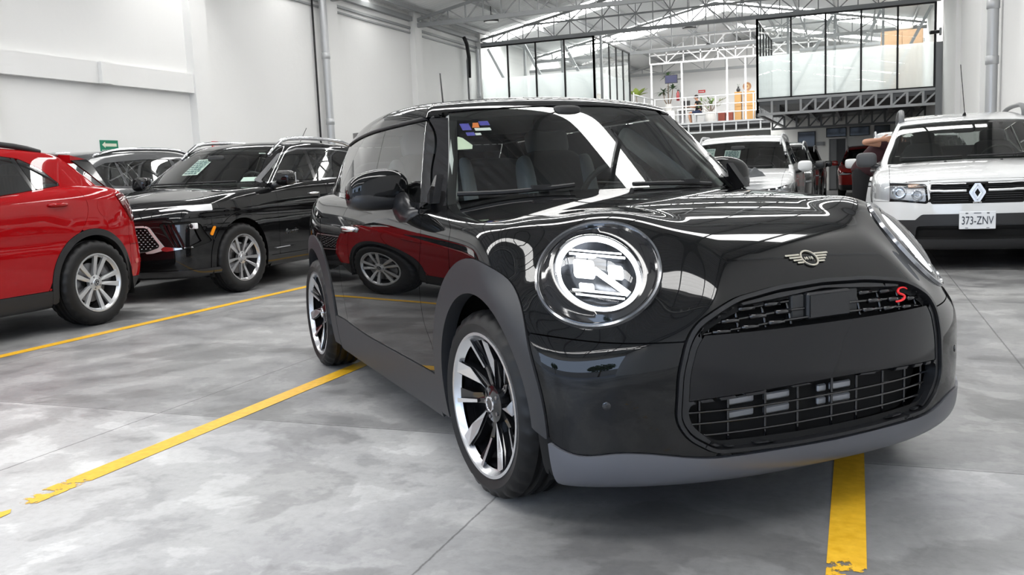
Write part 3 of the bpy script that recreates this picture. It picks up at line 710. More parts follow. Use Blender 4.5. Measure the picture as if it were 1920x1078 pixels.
def mat_floor():
    m, t, b, N = nodes('polished_concrete'); co = N('TexCoord').outputs['Object']; L = t.links
    warp = N('TexNoise', {'Vector': co, 'Scale': .55, 'Detail': 3., 'Roughness': .55}).outputs[1]
    wv = N('VectorMath', {0: warp, 1: (.5, .5, .5)}, operation='SUBTRACT').outputs[0]
    wv = N('VectorMath', {0: wv, 3: .9}, operation='SCALE').outputs[0]; p = N('VectorMath', {0: co, 1: wv}, operation='ADD').outputs[0]
    big = N('TexNoise', {'Vector': p, 'Scale': .75, 'Detail': 5., 'Roughness': .55}).outputs[0]
    mid = N('TexNoise', {'Vector': p, 'Scale': 2.6, 'Detail': 8., 'Roughness': .62}).outputs[0]
    fine = N('TexNoise', {'Vector': co, 'Scale': 28., 'Detail': 8., 'Roughness': .7}).outputs[0]
    blot = ramp(N, mid, [(.40, 0.), (.445, .42), (.53, .5), (.565, 1.)])
    p2 = N('VectorMath', {0: N('VectorMath', {0: wv, 3: 1.3}, operation='SCALE').outputs[0], 1: co}, operation='ADD').outputs[0]
    sw = N('TexNoise', {'Vector': p2, 'Scale': .9, 'Detail': 7., 'Roughness': .55}).outputs[0]
    a = N('Mix', {0: blot, 6: (.33, .332, .335, 1), 7: (.515, .517, .515, 1)}, data_type='RGBA').outputs[2]
    bg = ramp(N, big, [(.36, (.70, .70, .715)), (.50, (.93, .93, .93)), (.66, (1.06, 1.06, 1.05))])
    a = N('Mix', {0: 1., 6: a, 7: bg}, data_type='RGBA', blend_type='MULTIPLY').outputs[2]
    a = N('Mix', {0: 1., 6: a, 7: ramp(N, sw, [(.44, .72), (.462, .97), (.55, 1.), (.575, 1.12)])}, data_type='RGBA', blend_type='MULTIPLY').outputs[2]
    fg = ramp(N, fine, [(.30, .86), (.52, 1.), (.75, 1.06)])
    a = N('Mix', {0: 1., 6: a, 7: fg}, data_type='RGBA', blend_type='MULTIPLY').outputs[2]
    # bays cast at different times
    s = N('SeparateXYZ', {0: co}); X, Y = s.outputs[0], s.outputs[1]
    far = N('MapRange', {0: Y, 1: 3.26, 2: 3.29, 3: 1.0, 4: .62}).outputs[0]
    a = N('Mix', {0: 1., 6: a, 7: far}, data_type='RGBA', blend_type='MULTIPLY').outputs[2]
    # oil stain and the parked hatchback's shadow, both painted dark by its nose
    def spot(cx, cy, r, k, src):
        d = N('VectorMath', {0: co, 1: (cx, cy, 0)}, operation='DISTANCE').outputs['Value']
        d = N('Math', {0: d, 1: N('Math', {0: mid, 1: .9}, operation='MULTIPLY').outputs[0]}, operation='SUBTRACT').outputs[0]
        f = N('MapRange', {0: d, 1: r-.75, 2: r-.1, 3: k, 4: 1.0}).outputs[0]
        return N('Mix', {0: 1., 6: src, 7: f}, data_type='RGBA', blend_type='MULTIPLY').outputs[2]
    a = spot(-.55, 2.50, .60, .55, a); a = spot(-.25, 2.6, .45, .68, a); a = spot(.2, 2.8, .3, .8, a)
    # saw cut joints
    ln = None
    for ax, q, w in ((X, -3.12, .006), (X, -1.115, .005), (X, .78, .006), (X, 2.0, .005), (X, -5.1, .006), (X, -7.1, .006), (Y, 3.27, .006), (Y, -.6, .006), (Y, 7.2, .008), (Y, 11.1, .01), (Y, 15., .01), (Y, 19., .01)):
        jit = N('Math', {0: N('Math', {0: fine, 1: .5}, operation='SUBTRACT').outputs[0], 1: .012}, operation='MULTIPLY').outputs[0]
        d = N('Math', {0: N('Math', {0: ax, 1: q}, operation='SUBTRACT').outputs[0], 1: jit}, operation='ADD').outputs[0]
        d = N('Math', {0: d}, operation='ABSOLUTE').outputs[0]; d = N('MapRange', {0: d, 1: w*.3, 2: w, 3: .45, 4: 1.}).outputs[0]
        ln = d if ln is None else N('Math', {0: ln, 1: d}, operation='MINIMUM').outputs[0]
    a = N('Mix', {0: 1., 6: a, 7: ln}, data_type='RGBA', blend_type='MULTIPLY').outputs[2]
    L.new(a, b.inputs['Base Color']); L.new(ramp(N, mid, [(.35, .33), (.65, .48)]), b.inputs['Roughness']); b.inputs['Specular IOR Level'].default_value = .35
    bp = N('Bump', {'Height': N('Math', {0: ln, 1: N('Math', {0: fine, 1: .25}, operation='MULTIPLY').outputs[0]}, operation='ADD').outputs[0], 'Strength': .15, 'Distance': .01}); L.new(bp.outputs[0], b.inputs['Normal']); return m
def mat_line():
    m, t, b, N = nodes('yellow_floor_paint'); co = N('TexCoord').outputs['Object']
    n1 = N('TexNoise', {'Vector': co, 'Scale': 7., 'Detail': 7., 'Roughness': .7}).outputs[0]; n2 = N('TexNoise', {'Vector': co, 'Scale': 30., 'Detail': 3.}).outputs[0]
    c = ramp(N, n2, [(.3, (.66, .36, .012)), (.7, (.80, .47, .03))]); t.links.new(c, b.inputs['Base Color']); b.inputs['Roughness'].default_value = .45
    y = N('SeparateXYZ', {0: co}).outputs[1]
    wear = N('MapRange', {0: y, 1: 2.1, 2: 2.6, 3: .60, 4: .30}).outputs[0]          # the near end of the line is walked off
    k = N('MapRange', {0: N('Math', {0: n1, 1: wear}, operation='SUBTRACT').outputs[0], 1: -.012, 2: .012, 3: 0., 4: 1.}).outputs[0]
    t.links.new(k, b.inputs['Alpha']); return m
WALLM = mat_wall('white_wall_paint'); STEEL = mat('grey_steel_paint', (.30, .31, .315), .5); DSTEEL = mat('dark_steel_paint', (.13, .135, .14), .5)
WSTEEL = mat('white_steel_paint', (.66, .66, .66), .45); BEAMG = mat('beam_grey_paint', (.52, .53, .535), .5); BLACKF = mat('black_frame', (.012, .012, .013), .4); PIPEM = mat('galvanised_pipe', (.50, .51, .52), .38, .55)
ROOFM = mat('roof_sheet', (.76, .765, .765), .55, 0); SKYL = mat('skylight_sheet', (.9, .9, .9), .6, emit=(1, .99, .97), es=19.)
PANE = glassy('office_glass', (.90, .93, .92), 0, 1.5)
def frost():
    m = bpy.data.materials.new('frosted_film'); m.use_nodes = True; t = m.node_tree; t.nodes.clear(); L = t.links
    a = t.nodes.new('ShaderNodeBsdfTranslucent'); a.inputs[0].default_value = (.80, .84, .84, 1); d = t.nodes.new('ShaderNodeBsdfDiffuse'); d.inputs[0].default_value = (.70, .74, .74, 1); p = t.nodes.new('ShaderNodeBsdfTransparent')
    x = t.nodes.new('ShaderNodeMixShader'); x.inputs[0].default_value = .42; y = t.nodes.new('ShaderNodeMixShader'); y.inputs[0].default_value = .20; o = t.nodes.new('ShaderNodeOutputMaterial')
    L.new(a.outputs[0], x.inputs[1]); L.new(d.outputs[0], x.inputs[2]); L.new(x.outputs[0], y.inputs[1]); L.new(p.outputs[0], y.inputs[2]); L.new(y.outputs[0], o.inputs[0]); return m
FROST = frost()
def struct(o): o['kind'] = 'structure'; return o
def slab(name, lo, hi, m, parent=None, k=True):
    o = MB().box(lo, hi).build(name, m, parent)
    return struct(o) if k and parent is None else o
def roof_z(x): return ZE+(ZR-ZE)*(1-abs(x-XC)/(XC-XL))
def build_hall():
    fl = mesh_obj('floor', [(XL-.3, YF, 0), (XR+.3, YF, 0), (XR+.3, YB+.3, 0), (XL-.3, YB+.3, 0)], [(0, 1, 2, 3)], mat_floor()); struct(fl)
    LM_ = mat_line()
    for x, y0, y1 in ((-5.36, 1.0, 20), (-2.70, 2.12, 6.4), (-.02, .8, 5.6)):
        mesh_obj('yellow_line', [(x-.05, y0, .002), (x+.05, y0, .002), (x+.05, y1, .002), (x-.05, y1, .002)], [(0, 1, 2, 3)], LM_, fl)
    mesh_obj('yellow_line', [(-2.745, 1.99, .002), (-2.69, 1.93, .002), (-2.655, 2.01, .002), (-2.66, 2.07, .002), (-2.69, 2.10, .002), (-2.70, 2.07, .002), (-2.735, 2.06, .002)], [tuple(range(7))], mat('yellow_chip', (.74, .42, .02), .45), fl)
    wl = slab('wall_left', (XL-.25, YF, 0), (XL, YB+.25, ZE+.1), WALLM)
    for y in (9., 13.5, 18.05, 22.35, 26.9): slab('column', (XL-.01, y-.22, 0), (XL+.16, y+.22, ZE), WALLM, wl)
    for y0, y1 in ((-8., 11.15), (11.3, 13.3)): slab('ledge_beam', (XL-.01, y0, 2.785), (XL+.12, y1, 3.12), WALLM, wl)
    slab('ledge_beam', (XL-.01, 11.1, 2.785), (XL+.19, 11.32, 3.12), WALLM, wl)
    wr = slab('wall_right', (XR, YF, 0), (XR+.25, YB+.25, ZE+.1), WALLM)
    for y in (5., 9.2, 13.5, 18.05, 22.35): slab('column', (XR-.10, y-.22, 0), (XR+.01, y+.22, ZE), WALLM, wr)
    o = MB(); o.add([(XL-.25, YB, 0), (XR+.25, YB, 0), (XR+.25, YB, ZE), (XC, YB, ZR+.1), (XL-.25, YB, ZE), (XL-.25, YB+.2, 0), (XR+.25, YB+.2, 0), (XR+.25, YB+.2, ZE), (XC, YB+.2, ZR+.1), (XL-.25, YB+.2, ZE)],
        [(0, 1, 2, 3, 4), (5, 6, 7, 8, 9), (0, 1, 6, 5), (1, 2, 7, 6), (2, 3, 8, 7), (3, 4, 9, 8), (4, 0, 5, 9)]); struct(o.build('wall_back', WALLM))
    # street front: open gateway, wall above it
    o = MB(); o.add([(XL-.25, YF, 4.7), (XR+.25, YF, 4.7), (XR+.25, YF, ZE), (XC, YF, ZR+.1), (XL-.25, YF, ZE), (XL-.25, YF-.25, 4.7), (XR+.25, YF-.25, 4.7), (XR+.25, YF-.25, ZE), (XC, YF-.25, ZR+.1), (XL-.25, YF-.25, ZE)],
        [(0, 1, 2, 3, 4), (5, 6, 7, 8, 9), (0, 1, 6, 5), (1, 2, 7, 6), (2, 3, 8, 7), (3, 4, 9, 8), (4, 0, 5, 9)]); struct(o.build('wall_front', WALLM))
    # corrugated roof with translucent sheets
    sky = [(-5.4, -4.6), (.6, 1.5), (6.4, 7.2), (12.4, 13.), (16.1, 16.5), (19.5, 19.85), (27.2, 28.6), (32.8, 35.1), (38.6, 39.5)]  # the two narrowest strips are added out of view to brighten the mid hall
    added_half_sky = (38.6,)                                          # strip added on the right-hand slope only, to brighten the gallery
    edges = [YF-.3]+[e for s in sky for e in s]+[YB+.3]; ceil = None; n = 0
    for i in range(len(edges)-1):
        y0, y1 = edges[i], edges[i+1]; lit = i % 2 == 1; m = max(4, int((y1-y0)/.045)); ys = np.linspace(y0, y1, m+1); b = MB(); V = []; F = []
        for y in ys:
            dz = .018*sin(2*pi*y/.18); V += [(XL-.3, y, ZE-.06+dz), (XC, y, ZR+dz), (XR+.3, y, ZE-.06+dz)]
        for k in range(m): F += [(k*3, k*3+1, k*3+4, k*3+3), (k*3+1, k*3+2, k*3+5, k*3+4)]
        if lit and y0 in added_half_sky:
            n += 1; struct(mesh_obj('window_%d' % n, V, F[1::2], SKYL, smooth=False)); mesh_obj('roof_sheet', V, F[0::2], ROOFM, ceil, smooth=False)
        elif lit:
            n += 1; o = mesh_obj('window_%d' % n, V, F, SKYL, smooth=False); struct(o)
        elif ceil is None: ceil = struct(mesh_obj('ceiling', V, F, ROOFM, smooth=False))
        else: mesh_obj('roof_sheet', V, F, ROOFM, ceil, smooth=False)
    for x in (-10.9, -9.7, -8.5, -7.3, -6.1, -4.95, -4.25, -3.1, -1.9, -.7, .5, 1.7):
        z = roof_z(x)-.10; MB().box((x-.03, YF, z-.05), (x+.03, YB, z+.05)).build('purlin', STEEL, ceil)
    # eave gutter beams along the left wall
    b = MB(); b.box((XL, YF, 5.30), (XL+.12, YM, 5.42)); b.box((XL, YF, 5.10), (XL+.05, YM, 5.16)); b.box((XL, YF, 4.98), (XL+.04, YM, 5.02)); struct(b.build('trim_1', STEEL))
    b = MB(); b.box((XR-.10, YF, 5.28), (XR, YM, 5.40)); struct(b.build('trim_2', STEEL))
    # roof trusses
    def truss(y, label, zb=5.21, x0=XL+.05, x1=XR-.05, m=STEEL, mid=True, nb=26):
        t = thing('roof_truss', label, 'truss', (0, y, 0), 0, 'gabled roof trusses across the hall')
        top = lambda x: roof_z(x)-.22
        MB().bar((x0, 0, zb), (x1, 0, zb), .10, .11).build('bottom_chord', m, t)
        MB().bar((x0, 0, top(x0)), (XC, 0, top(XC)), .07, .07).build('top_chord', m, t); MB().bar((XC, 0, top(XC)), (x1, 0, top(x1)), .07, .07).build('top_chord', m, t)
        xs = np.linspace(x0, x1, nb+1)
        if mid:
            zm = zb+.46; xa = XL+(zm-(ZE-.22))/(ZR-ZE)*(XC-XL); xb = 2*XC-xa
            MB().bar((max(xa, x0), 0, zm), (min(xb, x1), 0, zm), .05, .05).build('middle_chord', m, t)
        for i, x in enumerate(xs[1:-1], 1): MB().bar((x, 0, zb), (x, 0, top(x)), .032).build('vertical_strut', m, t)
        for i in range(nb):
            a, c = xs[i], xs[i+1]
            if mid and top(min(a, c)) > zb+.62:
                q = ((a, zb), (c, zb+.46)) if i % 2 else ((a, zb+.46), (c, zb)); MB().bar((q[0][0], 0, q[0][1]), (q[1][0], 0, q[1][1]), .03).build('diagonal_strut', m, t)
                q = ((a, zb+.46), (c, top(c))) if i % 2 == 0 else ((a, top(a)), (c, zb+.46)); MB().bar((q[0][0], 0, q[0][1]), (q[1][0], 0, q[1][1]), .03).build('diagonal_strut', m, t)
            else:
                q = ((a, zb), (c, top(c))) if i % 2 else ((a, top(a)), (c, zb)); MB().bar((q[0][0], 0, q[0][1]), (q[1][0], 0, q[1][1]), .03).build('diagonal_strut', m, t)
        return t
    truss(YM, 'grey gabled roof truss standing on top of the glazed upper offices')
    for y, q in ((22.35, 'first'), (18.05, 'second')): truss(y, 'grey gabled roof truss, %s in front of the one above the glazed offices' % q)
    for y, q in ((13.5, 'third'), (9., 'fourth'), (4.5, 'fifth'), (0., 'sixth'), (-4.5, 'seventh')): truss(y, 'grey gabled roof truss, %s in front of the one above the glazed offices' % q, nb=14)
    truss(41.8, 'grey roof truss against the far back wall above the gallery', zb=5.45, mid=False, nb=14)
    truss(32.0, 'grey gabled roof truss seen through the office glazing behind the front truss', nb=18)
    # white lattice girders over the void
    def girder(y, x0, x1, zb, zt, label, nb, m=WSTEEL):
        t = thing('lattice_girder', label, 'girder', (0, y, 0)); MB().bar((x0, 0, zb), (x1, 0, zb), .07).build('bottom_chord', m, t); MB().bar((x0, 0, zt), (x1, 0, zt), .07).build('top_chord', m, t)
        xs = np.linspace(x0, x1, nb+1)
        for x in xs: MB().bar((x, 0, zb), (x, 0, zt), .05).build('vertical_strut', m, t)
        for i in range(nb):
            a, c = (zb, zt) if i % 2 else (zt, zb); MB().bar((xs[i], 0, a), (xs[i+1], 0, c), .04).build('diagonal_strut', m, t)
        return t
    g = girder(37.7, -8.1, -1.1, 5.42, 6.02, 'white lattice girder with crossed upper bracing over the gallery railing', 10)
    MB().bar((-8.1, 0, 5.77), (-1.1, 0, 5.77), .05).build('middle_chord', WSTEEL, g); MB().bar((-6.7, 0, 6.40), (-2.4, 0, 6.40), .055).build('upper_chord', WSTEEL, g)
    for i, x in enumerate(np.linspace(-6.7, -2.4, 9)): MB().bar((x, 0, 6.02), (x, 0, 6.40), .045).build('vertical_strut', WSTEEL, g)
    for x in (-5.9, -3.6): MB().bar((x, .03, 6.38), (x+.9, .03, 5.45), .05).build('brace', WSTEEL, g); MB().bar((x+.9, -.03, 6.38), (x, -.03, 5.45), .05).build('brace', WSTEEL, g)
    # ---- upper offices
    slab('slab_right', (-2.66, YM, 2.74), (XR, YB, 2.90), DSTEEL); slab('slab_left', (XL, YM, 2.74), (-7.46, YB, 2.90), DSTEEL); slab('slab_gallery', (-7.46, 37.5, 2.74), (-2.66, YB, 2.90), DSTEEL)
    def lattice(name, x0, x1, y, label, nb, diag, horiz=True, x=None, z0=2.46, z1=2.92, m=BEAMG):
        t = thing(name, label, 'beam', (0, 0, 0)); P = lambda u, z: (u, y, z) if horiz else (x, u, z)
        MB().bar(P(x0, z1-.035), P(x1, z1-.035), .09, .07).build('top_flange', m, t); MB().bar(P(x0, z0+.035), P(x1, z0+.035), .09, .07).build('bottom_flange', m, t)
        xs = np.linspace(x0, x1, nb+1)
        for i, u in enumerate(xs): MB().bar(P(u, z0), P(u, z1), .06).build('vertical_strut', m, t)
        for i in range(nb):
            if diag(i): MB().bar(P(xs[i], z0+.04), P(xs[i+1], z1-.04), .045).build('diagonal_strut', m, t)
    lattice('floor_beam', -2.66, 2.04, YM, 'grey lattice floor beam under the right-hand glazed office', 12, lambda i: i > 2)
    lattice('floor_beam', XL+.1, -7.46, YM, 'grey lattice floor beam under the left-hand glazed office', 10, lambda i: True)
    lattice('floor_beam', -7.46, -2.66, 37.5, 'grey ladder beam along the edge of the gallery', 10, lambda i: False, m=STEEL)
    lattice('floor_beam', YM, 37.5, 0, 'grey beam running back along the side of the right-hand office', 14, lambda i: False, False, -2.66)
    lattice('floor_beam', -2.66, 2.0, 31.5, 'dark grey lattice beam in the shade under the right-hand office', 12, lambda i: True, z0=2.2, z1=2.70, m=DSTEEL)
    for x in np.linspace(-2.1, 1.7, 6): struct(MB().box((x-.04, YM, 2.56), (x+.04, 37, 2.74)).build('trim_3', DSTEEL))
    def glazing(label, pts, zf, sill=2.92, head=5.15):
        """panes between upright black mullions along a polyline of posts; frosted film up to zf"""
        t = thing('office_glazing', label, 'glazing', (0, 0, 0))
        for i, p in enumerate(pts):
            MB().bar((p[0], p[1], sill), (p[0], p[1], head), .05 if i not in (0, len(pts)-1) else .06).build('mullion', BLACKF, t)
        for a, c in zip(pts[:-1], pts[1:]):
            for z in (sill+.02, head-.02): MB().bar((a[0], a[1], z), (c[0], c[1], z), .05, .04).build('rail', BLACKF, t)
            g = mesh_obj('pane', [(a[0], a[1], sill), (c[0], c[1], sill), (c[0], c[1], head), (a[0], a[1], head)], [(0, 1, 2, 3)], PANE, t, smooth=False)
            d = np.array([c[0]-a[0], c[1]-a[1]]); nrm = np.array([-d[1], d[0]])/np.linalg.norm(d)*.012
            mesh_obj('frosted_film', [(a[0]+nrm[0], a[1]+nrm[1], sill), (c[0]+nrm[0], c[1]+nrm[1], sill), (c[0]+nrm[0], c[1]+nrm[1], zf), (a[0]+nrm[0], a[1]+nrm[1], zf)], [(0, 1, 2, 3)], FROST, g, smooth=False)
        return t
    lp = [(x, YM) for x in np.linspace(XL+.12, -7.46, 5)]; lp2 = [(-7.46, y) for y in np.linspace(YM, 31.3, 6)]
    glazing('front glass wall of the upper office on the left, black mullions over frosted lower halves', lp, 4.14)
    glazing('side glass wall of the left upper office facing the open void', lp2, 4.14)
    glazing('front glass wall of the right upper office, five tall panes above a lattice beam', [(x, YM) for x in np.linspace(-2.66, 1.92, 6)], 4.12)
    glazing('side glass wall of the right upper office, seen at an angle', [(-2.66, y) for y in np.linspace(YM, 31.3, 6)], 4.12)
    wg = thing('partition', 'white partition wall at the back of the left upper office', 'partition', (0, 31.4, 0)); MB().box((XL+.1, 0, 2.9), (-7.5, .08, 4.75)).build('panel', WALLM, wg); MB().box((XL+.1, -.03, 4.75), (-7.5, .11, 4.85)).build('top_rail', STEEL, wg)
    wg = thing('partition', 'white partition wall at the back of the right upper office', 'partition', (0, 33.5, 0)); MB().box((-1.9, 0, 2.9), (XR, .08, 4.95)).build('panel', WALLM, wg); MB().box((-1.9, -.03, 4.95), (XR, .11, 5.05)).build('top_rail', STEEL, wg)
    for lab, x0, s, yy in (('grey slanted steel braces behind the left office glass', XL+.25, 1, YM+.35), ('grey slanted steel braces behind the right office glass', XR-.25, -1, YM+.35)):
        t = thing('brace_frame', lab, 'brace', (0, yy, 0))
        for k in range(3):
            a = x0+s*k*1.25; MB().bar((a, 0, 5.12), (a+s*1.15, 0, 2.92), .08).build('brace', STEEL, t)
            MB().bar((a+s*1.2, .1, 2.9), (a+s*1.2, .1, 5.2), .07).build('post', STEEL, t)
    # wall with doors below the right office
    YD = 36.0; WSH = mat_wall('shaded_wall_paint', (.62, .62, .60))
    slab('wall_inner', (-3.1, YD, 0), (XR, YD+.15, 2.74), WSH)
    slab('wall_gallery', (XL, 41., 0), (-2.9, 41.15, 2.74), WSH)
    d = struct(MB().box((-1.02, YD-.05, 0), (-.98, YD, 1.95)).box((-.40, YD-.05, 0), (-.36, YD, 1.95)).box((-1.02, YD-.05, 1.92), (-.36, YD, 1.97)).build('door_1', mat('door_trim', (.55, .55, .54), .5)))
    MB().box((-.98, YD-.02, 0), (-.40, YD, 1.92)).build('door_leaf', mat('door_dark', (.05, .052, .055), .5), d); MB().box((-.98, YD-.035, .05), (-.72, YD-.02, 1.9)).build('door_leaf', mat('door_grey', (.16, .165, .17), .5), d); MB().ball((-.46, YD-.04, .95), .03, 8, 6).build('knob', CHROME, d)
    for i, (a, c, e, f) in enumerate(((-1.06, 2.02, -.40, 2.30), (-.24, 2.02, .40, 2.30), (-2.08, 1.52, -1.5, 2.22), (.62, 2.02, 1.1, 2.30))):
        w = struct(MB().box((a-.03, YD-.04, c-.03), (e+.03, YD, f+.03)).build('window_%d' % (20+i), BLACKF)); MB().box((a, YD-.05, c), (e, YD-.045, f)).build('pane', mat('dark_pane', (.015, .016, .017), .12), w)
    pl = MB().box((-1.44, YD-.03, 1.70), (-1.14, YD, 1.84)).build('wall_plaque', mat('plaque_grey', (.22, .23, .24), .5)); tag(pl, 'small grey plaque on the shaded wall left of the dark doorway', 'plaque')
    # ---- gallery
    r = thing('gallery_railing', 'white tube railing with three rails along the gallery edge', 'railing', (0, 37.55, 0))
    for z in (3.95, 3.60, 3.27): MB().tube([(-7.95, 0, z), (-2.7, 0, z)], .019, 8).build('rail', WSTEEL, r, smooth=True)
    for x in (-7.9, -6.6, -5.4, -3.9, -2.75): MB().tube([(x, 0, 2.9), (x, 0, 3.95)], .022, 8).build('post', WSTEEL, r, smooth=True)
    r = thing('stair_railing', 'pale sloping handrail beside the left office glass', 'railing', (0, 0, 0)); MB().tube([(-7.40, 31.6, 3.72), (-7.95, 37.5, 3.95)], .028, 8).build('rail', PIPEM, r, smooth=True); MB().tube([(-7.40, 31.6, 3.3), (-7.95, 37.5, 3.45)], .02, 8).build('rail', PIPEM, r, smooth=True)
    for y in (31.6, 34.5): MB().tube([(-7.4-(y-31.6)*.09, y, 2.9), (-7.4-(y-31.6)*.09, y, 3.8)], .02, 8).build('post', PIPEM, r, smooth=True)
    for k, (x, lab) in enumerate(((-8.05, 'leftmost white post rising from the gallery edge to the girder'), (-6.78, 'white post rising beside the small dark screen on the gallery'), (-4.95, 'white post rising left of the two wooden cabinets'), (-4.22, 'white post rising in front of the wooden cabinets'))):
        p = thing('gallery_post', lab, 'post', (x, 37.72, 2.9), 0, 'white posts on the gallery'); MB().box((-.035, -.035, 0), (.035, .035, 2.5)).build('shaft', WSTEEL, p); MB().box((-.08, -.08, 0), (.08, .08, .02)).build('base_plate', WSTEEL, p)
    # ---- pipes on the walls
    def pipe(x, y, z1, lab, joints, r=.085):
        t = thing('drain_pipe', lab, 'pipe', (x, y, 0)); MB().lathe([(r, 0), (r, z1)], 20).build('tube', PIPEM, t, smooth=True)
        for z in joints: MB().lathe([(r, z-.08), (r+.012, z-.07), (r+.012, z+.05), (r, z+.06)], 20).build('coupling', PIPEM, t, smooth=True)
        return t
    t = pipe(XL+.20, 17.6, ZE-.1, 'thick grey drain pipe down the left wall between two columns', (2.45, 3.9))
    tag(MB().tube([(XL+.06, 17.38, 0), (XL+.06, 17.4, ZE)], .022, 8).build('power_cable', RUBBER, smooth=True), 'thin black cable running beside the grey drain pipe', 'cable')
    pipe(XR-.13, 16.1, ZE-.1, 'grey drain pipe down the white wall on the right', (2.55, 3.4))
    pipe(XL+.25, 26.2, 5.0, 'slim grey pipe in the far corner beside the left office glass', (3.6,), .05); 
    t = thing('conduit', 'dark cable bundle and conduit dropping in the far left corner', 'conduit', (XL+.16, 25.6, 0)); MB().tube([(0, 0, 0), (0, 0, 4.6), (.02, .1, 5.0)], .03, 8).build('tube', DSTEEL, t, smooth=True); MB().tube([(.06, -.3, 5.25), (.05, -.1, 5.1), (.04, .05, 4.7), (.02, .05, 4.1)], .06, 8).build('cable_bundle', RUBBER, t, smooth=True)
    t = thing('corner_column', 'grey steel corner column beside the right office glass', 'column', (XR-.08, YM-.02, 0)); MB().box((-.08, -.08, 0), (.08, .08, 4.1)).build('shaft', STEEL, t)
    cm = thing('security_camera', 'small dark camera on the wall beside the right office glass', 'camera', (XR-.1, YM-.15, 4.35)); MB().box((0, -.05, -.1), (.06, .05, .1), ch=.01).build('mount', STEEL, cm); MB().tube([(-.02, 0, 0), (-.22, -.12, -.02)], .05, 10).build('body', BLACKF, cm, smooth=True)
    # ---- signs
    s = MB().box((XL+.0, 11.1, 1.715), (XL+.012, 11.47, 1.905)).build('evacuation_sign', mat('sign_green', (.01, .20, .11), .4)); tag(s, 'green evacuation sign with a white arrow on the left wall', 'sign')
    pale = mat('sign_cream', (.70, .72, .58), .5); b = MB(); F2 = lambda u, v, d: (XL+.012+d, 11.1+u, 1.715+v)
    b.prism([(.035, .115), (.10, .165), (.10, .138), (.335, .138), (.335, .090), (.10, .090), (.10, .065)], F2, .002); b.build('arrow', pale, s)
    txt('RUTA DE EVACUACION', (XL+.014, 11.285, 1.74), .030, (radians(90), 0, radians(90)), mat('sign_white', (.85, .86, .84), .5), s, 'lettering', ext=.001, flat=.3)
    s = MB().box((XL+.0, 13.58, 1.75), (XL+.012, 13.75, 1.925)).build('fire_equipment_sign', mat('sign_red', (.62, .015, .02), .4)); s.location.x = .16; tag(s, 'small red sign with white pictograms on the left wall column', 'sign')
    b = MB(); F2 = lambda u, v, d: (XL+.012+d, 13.58+u, 1.75+v)
    b.prism([(.02, .06), (.05, .06), (.05, .15), (.035, .15), (.035, .08), (.02, .08)], F2, .002); b.prism([(.07, .05), (.105, .05), (.105, .12), (.07, .12)], F2, .002); b.prism([(.08, .13), (.098, .13), (.098, .15), (.08, .15)], F2, .002); b.prism([(.12, .07), (.15, .06), (.15, .10), (.13, .14), (.12, .12)], F2, .002); b.build('pictogram', wh_(), s)
    # ---- high bay lamps
    for loc, lab in (((-9.65, 24., 5.42), 'black round high bay lamp hanging near the left end of the front truss'), ((-4.78, 28., 5.30), 'black round high bay lamp hanging over the void below the front truss'), ((-5.45, 36.2, 5.72), 'small black high bay lamp hanging among the white girders')):
        t = thing('high_bay_lamp', lab, 'lamp', loc, 0, 'black high bay lamps')
        MB().lathe([(0, .16), (.06, .15), (.10, .10), (.12, .05), (.21, .03), (.22, -.01), (.20, -.03), (0, -.03)], 28).build('housing', BLACKF, t, ang=40); MB().lathe([(0, -.033), (.19, -.033)], 28).build('lens', mat('lamp_pale', (.7, .7, .68), .3), t)
        MB().tube([(0, 0, .15), (0, 0, roof_z(loc[0])-loc[2]-.02)], .012, 6).build('rod', BLACKF, t); MB().tube([(.06*cos(a), .06*sin(a), .15+.03*sin(a)) for a in np.linspace(0, 2*pi, 13)], .008, 6).build('hook', BLACKF, t)
def wh_(): return mat('sign_white', (.85, .86, .84), .5)
def txt(s, loc, size, rot, m, parent=None, name='lettering', ext=.001, flat=1., align='CENTER', bold=0.):
    """flat lettering turned into a mesh"""
    c = bpy.data.curves.new('t', 'FONT'); c.body = s; c.size = size; c.extrude = ext; c.align_x = align; c.align_y = 'CENTER'; c.offset = bold; c.resolution_u = 3
    o = bpy.data.objects.new('t', c); COL.objects.link(o); dg = bpy.context.evaluated_depsgraph_get(); me = bpy.data.meshes.new_from_object(o.evaluated_get(dg)); bpy.data.objects.remove(o)
    me.materials.clear(); me.materials.append(m); r = bpy.data.objects.new(name, me); COL.objects.link(r); r.location = loc; r.rotation_euler = rot
    if parent: r.parent = parent
    return r
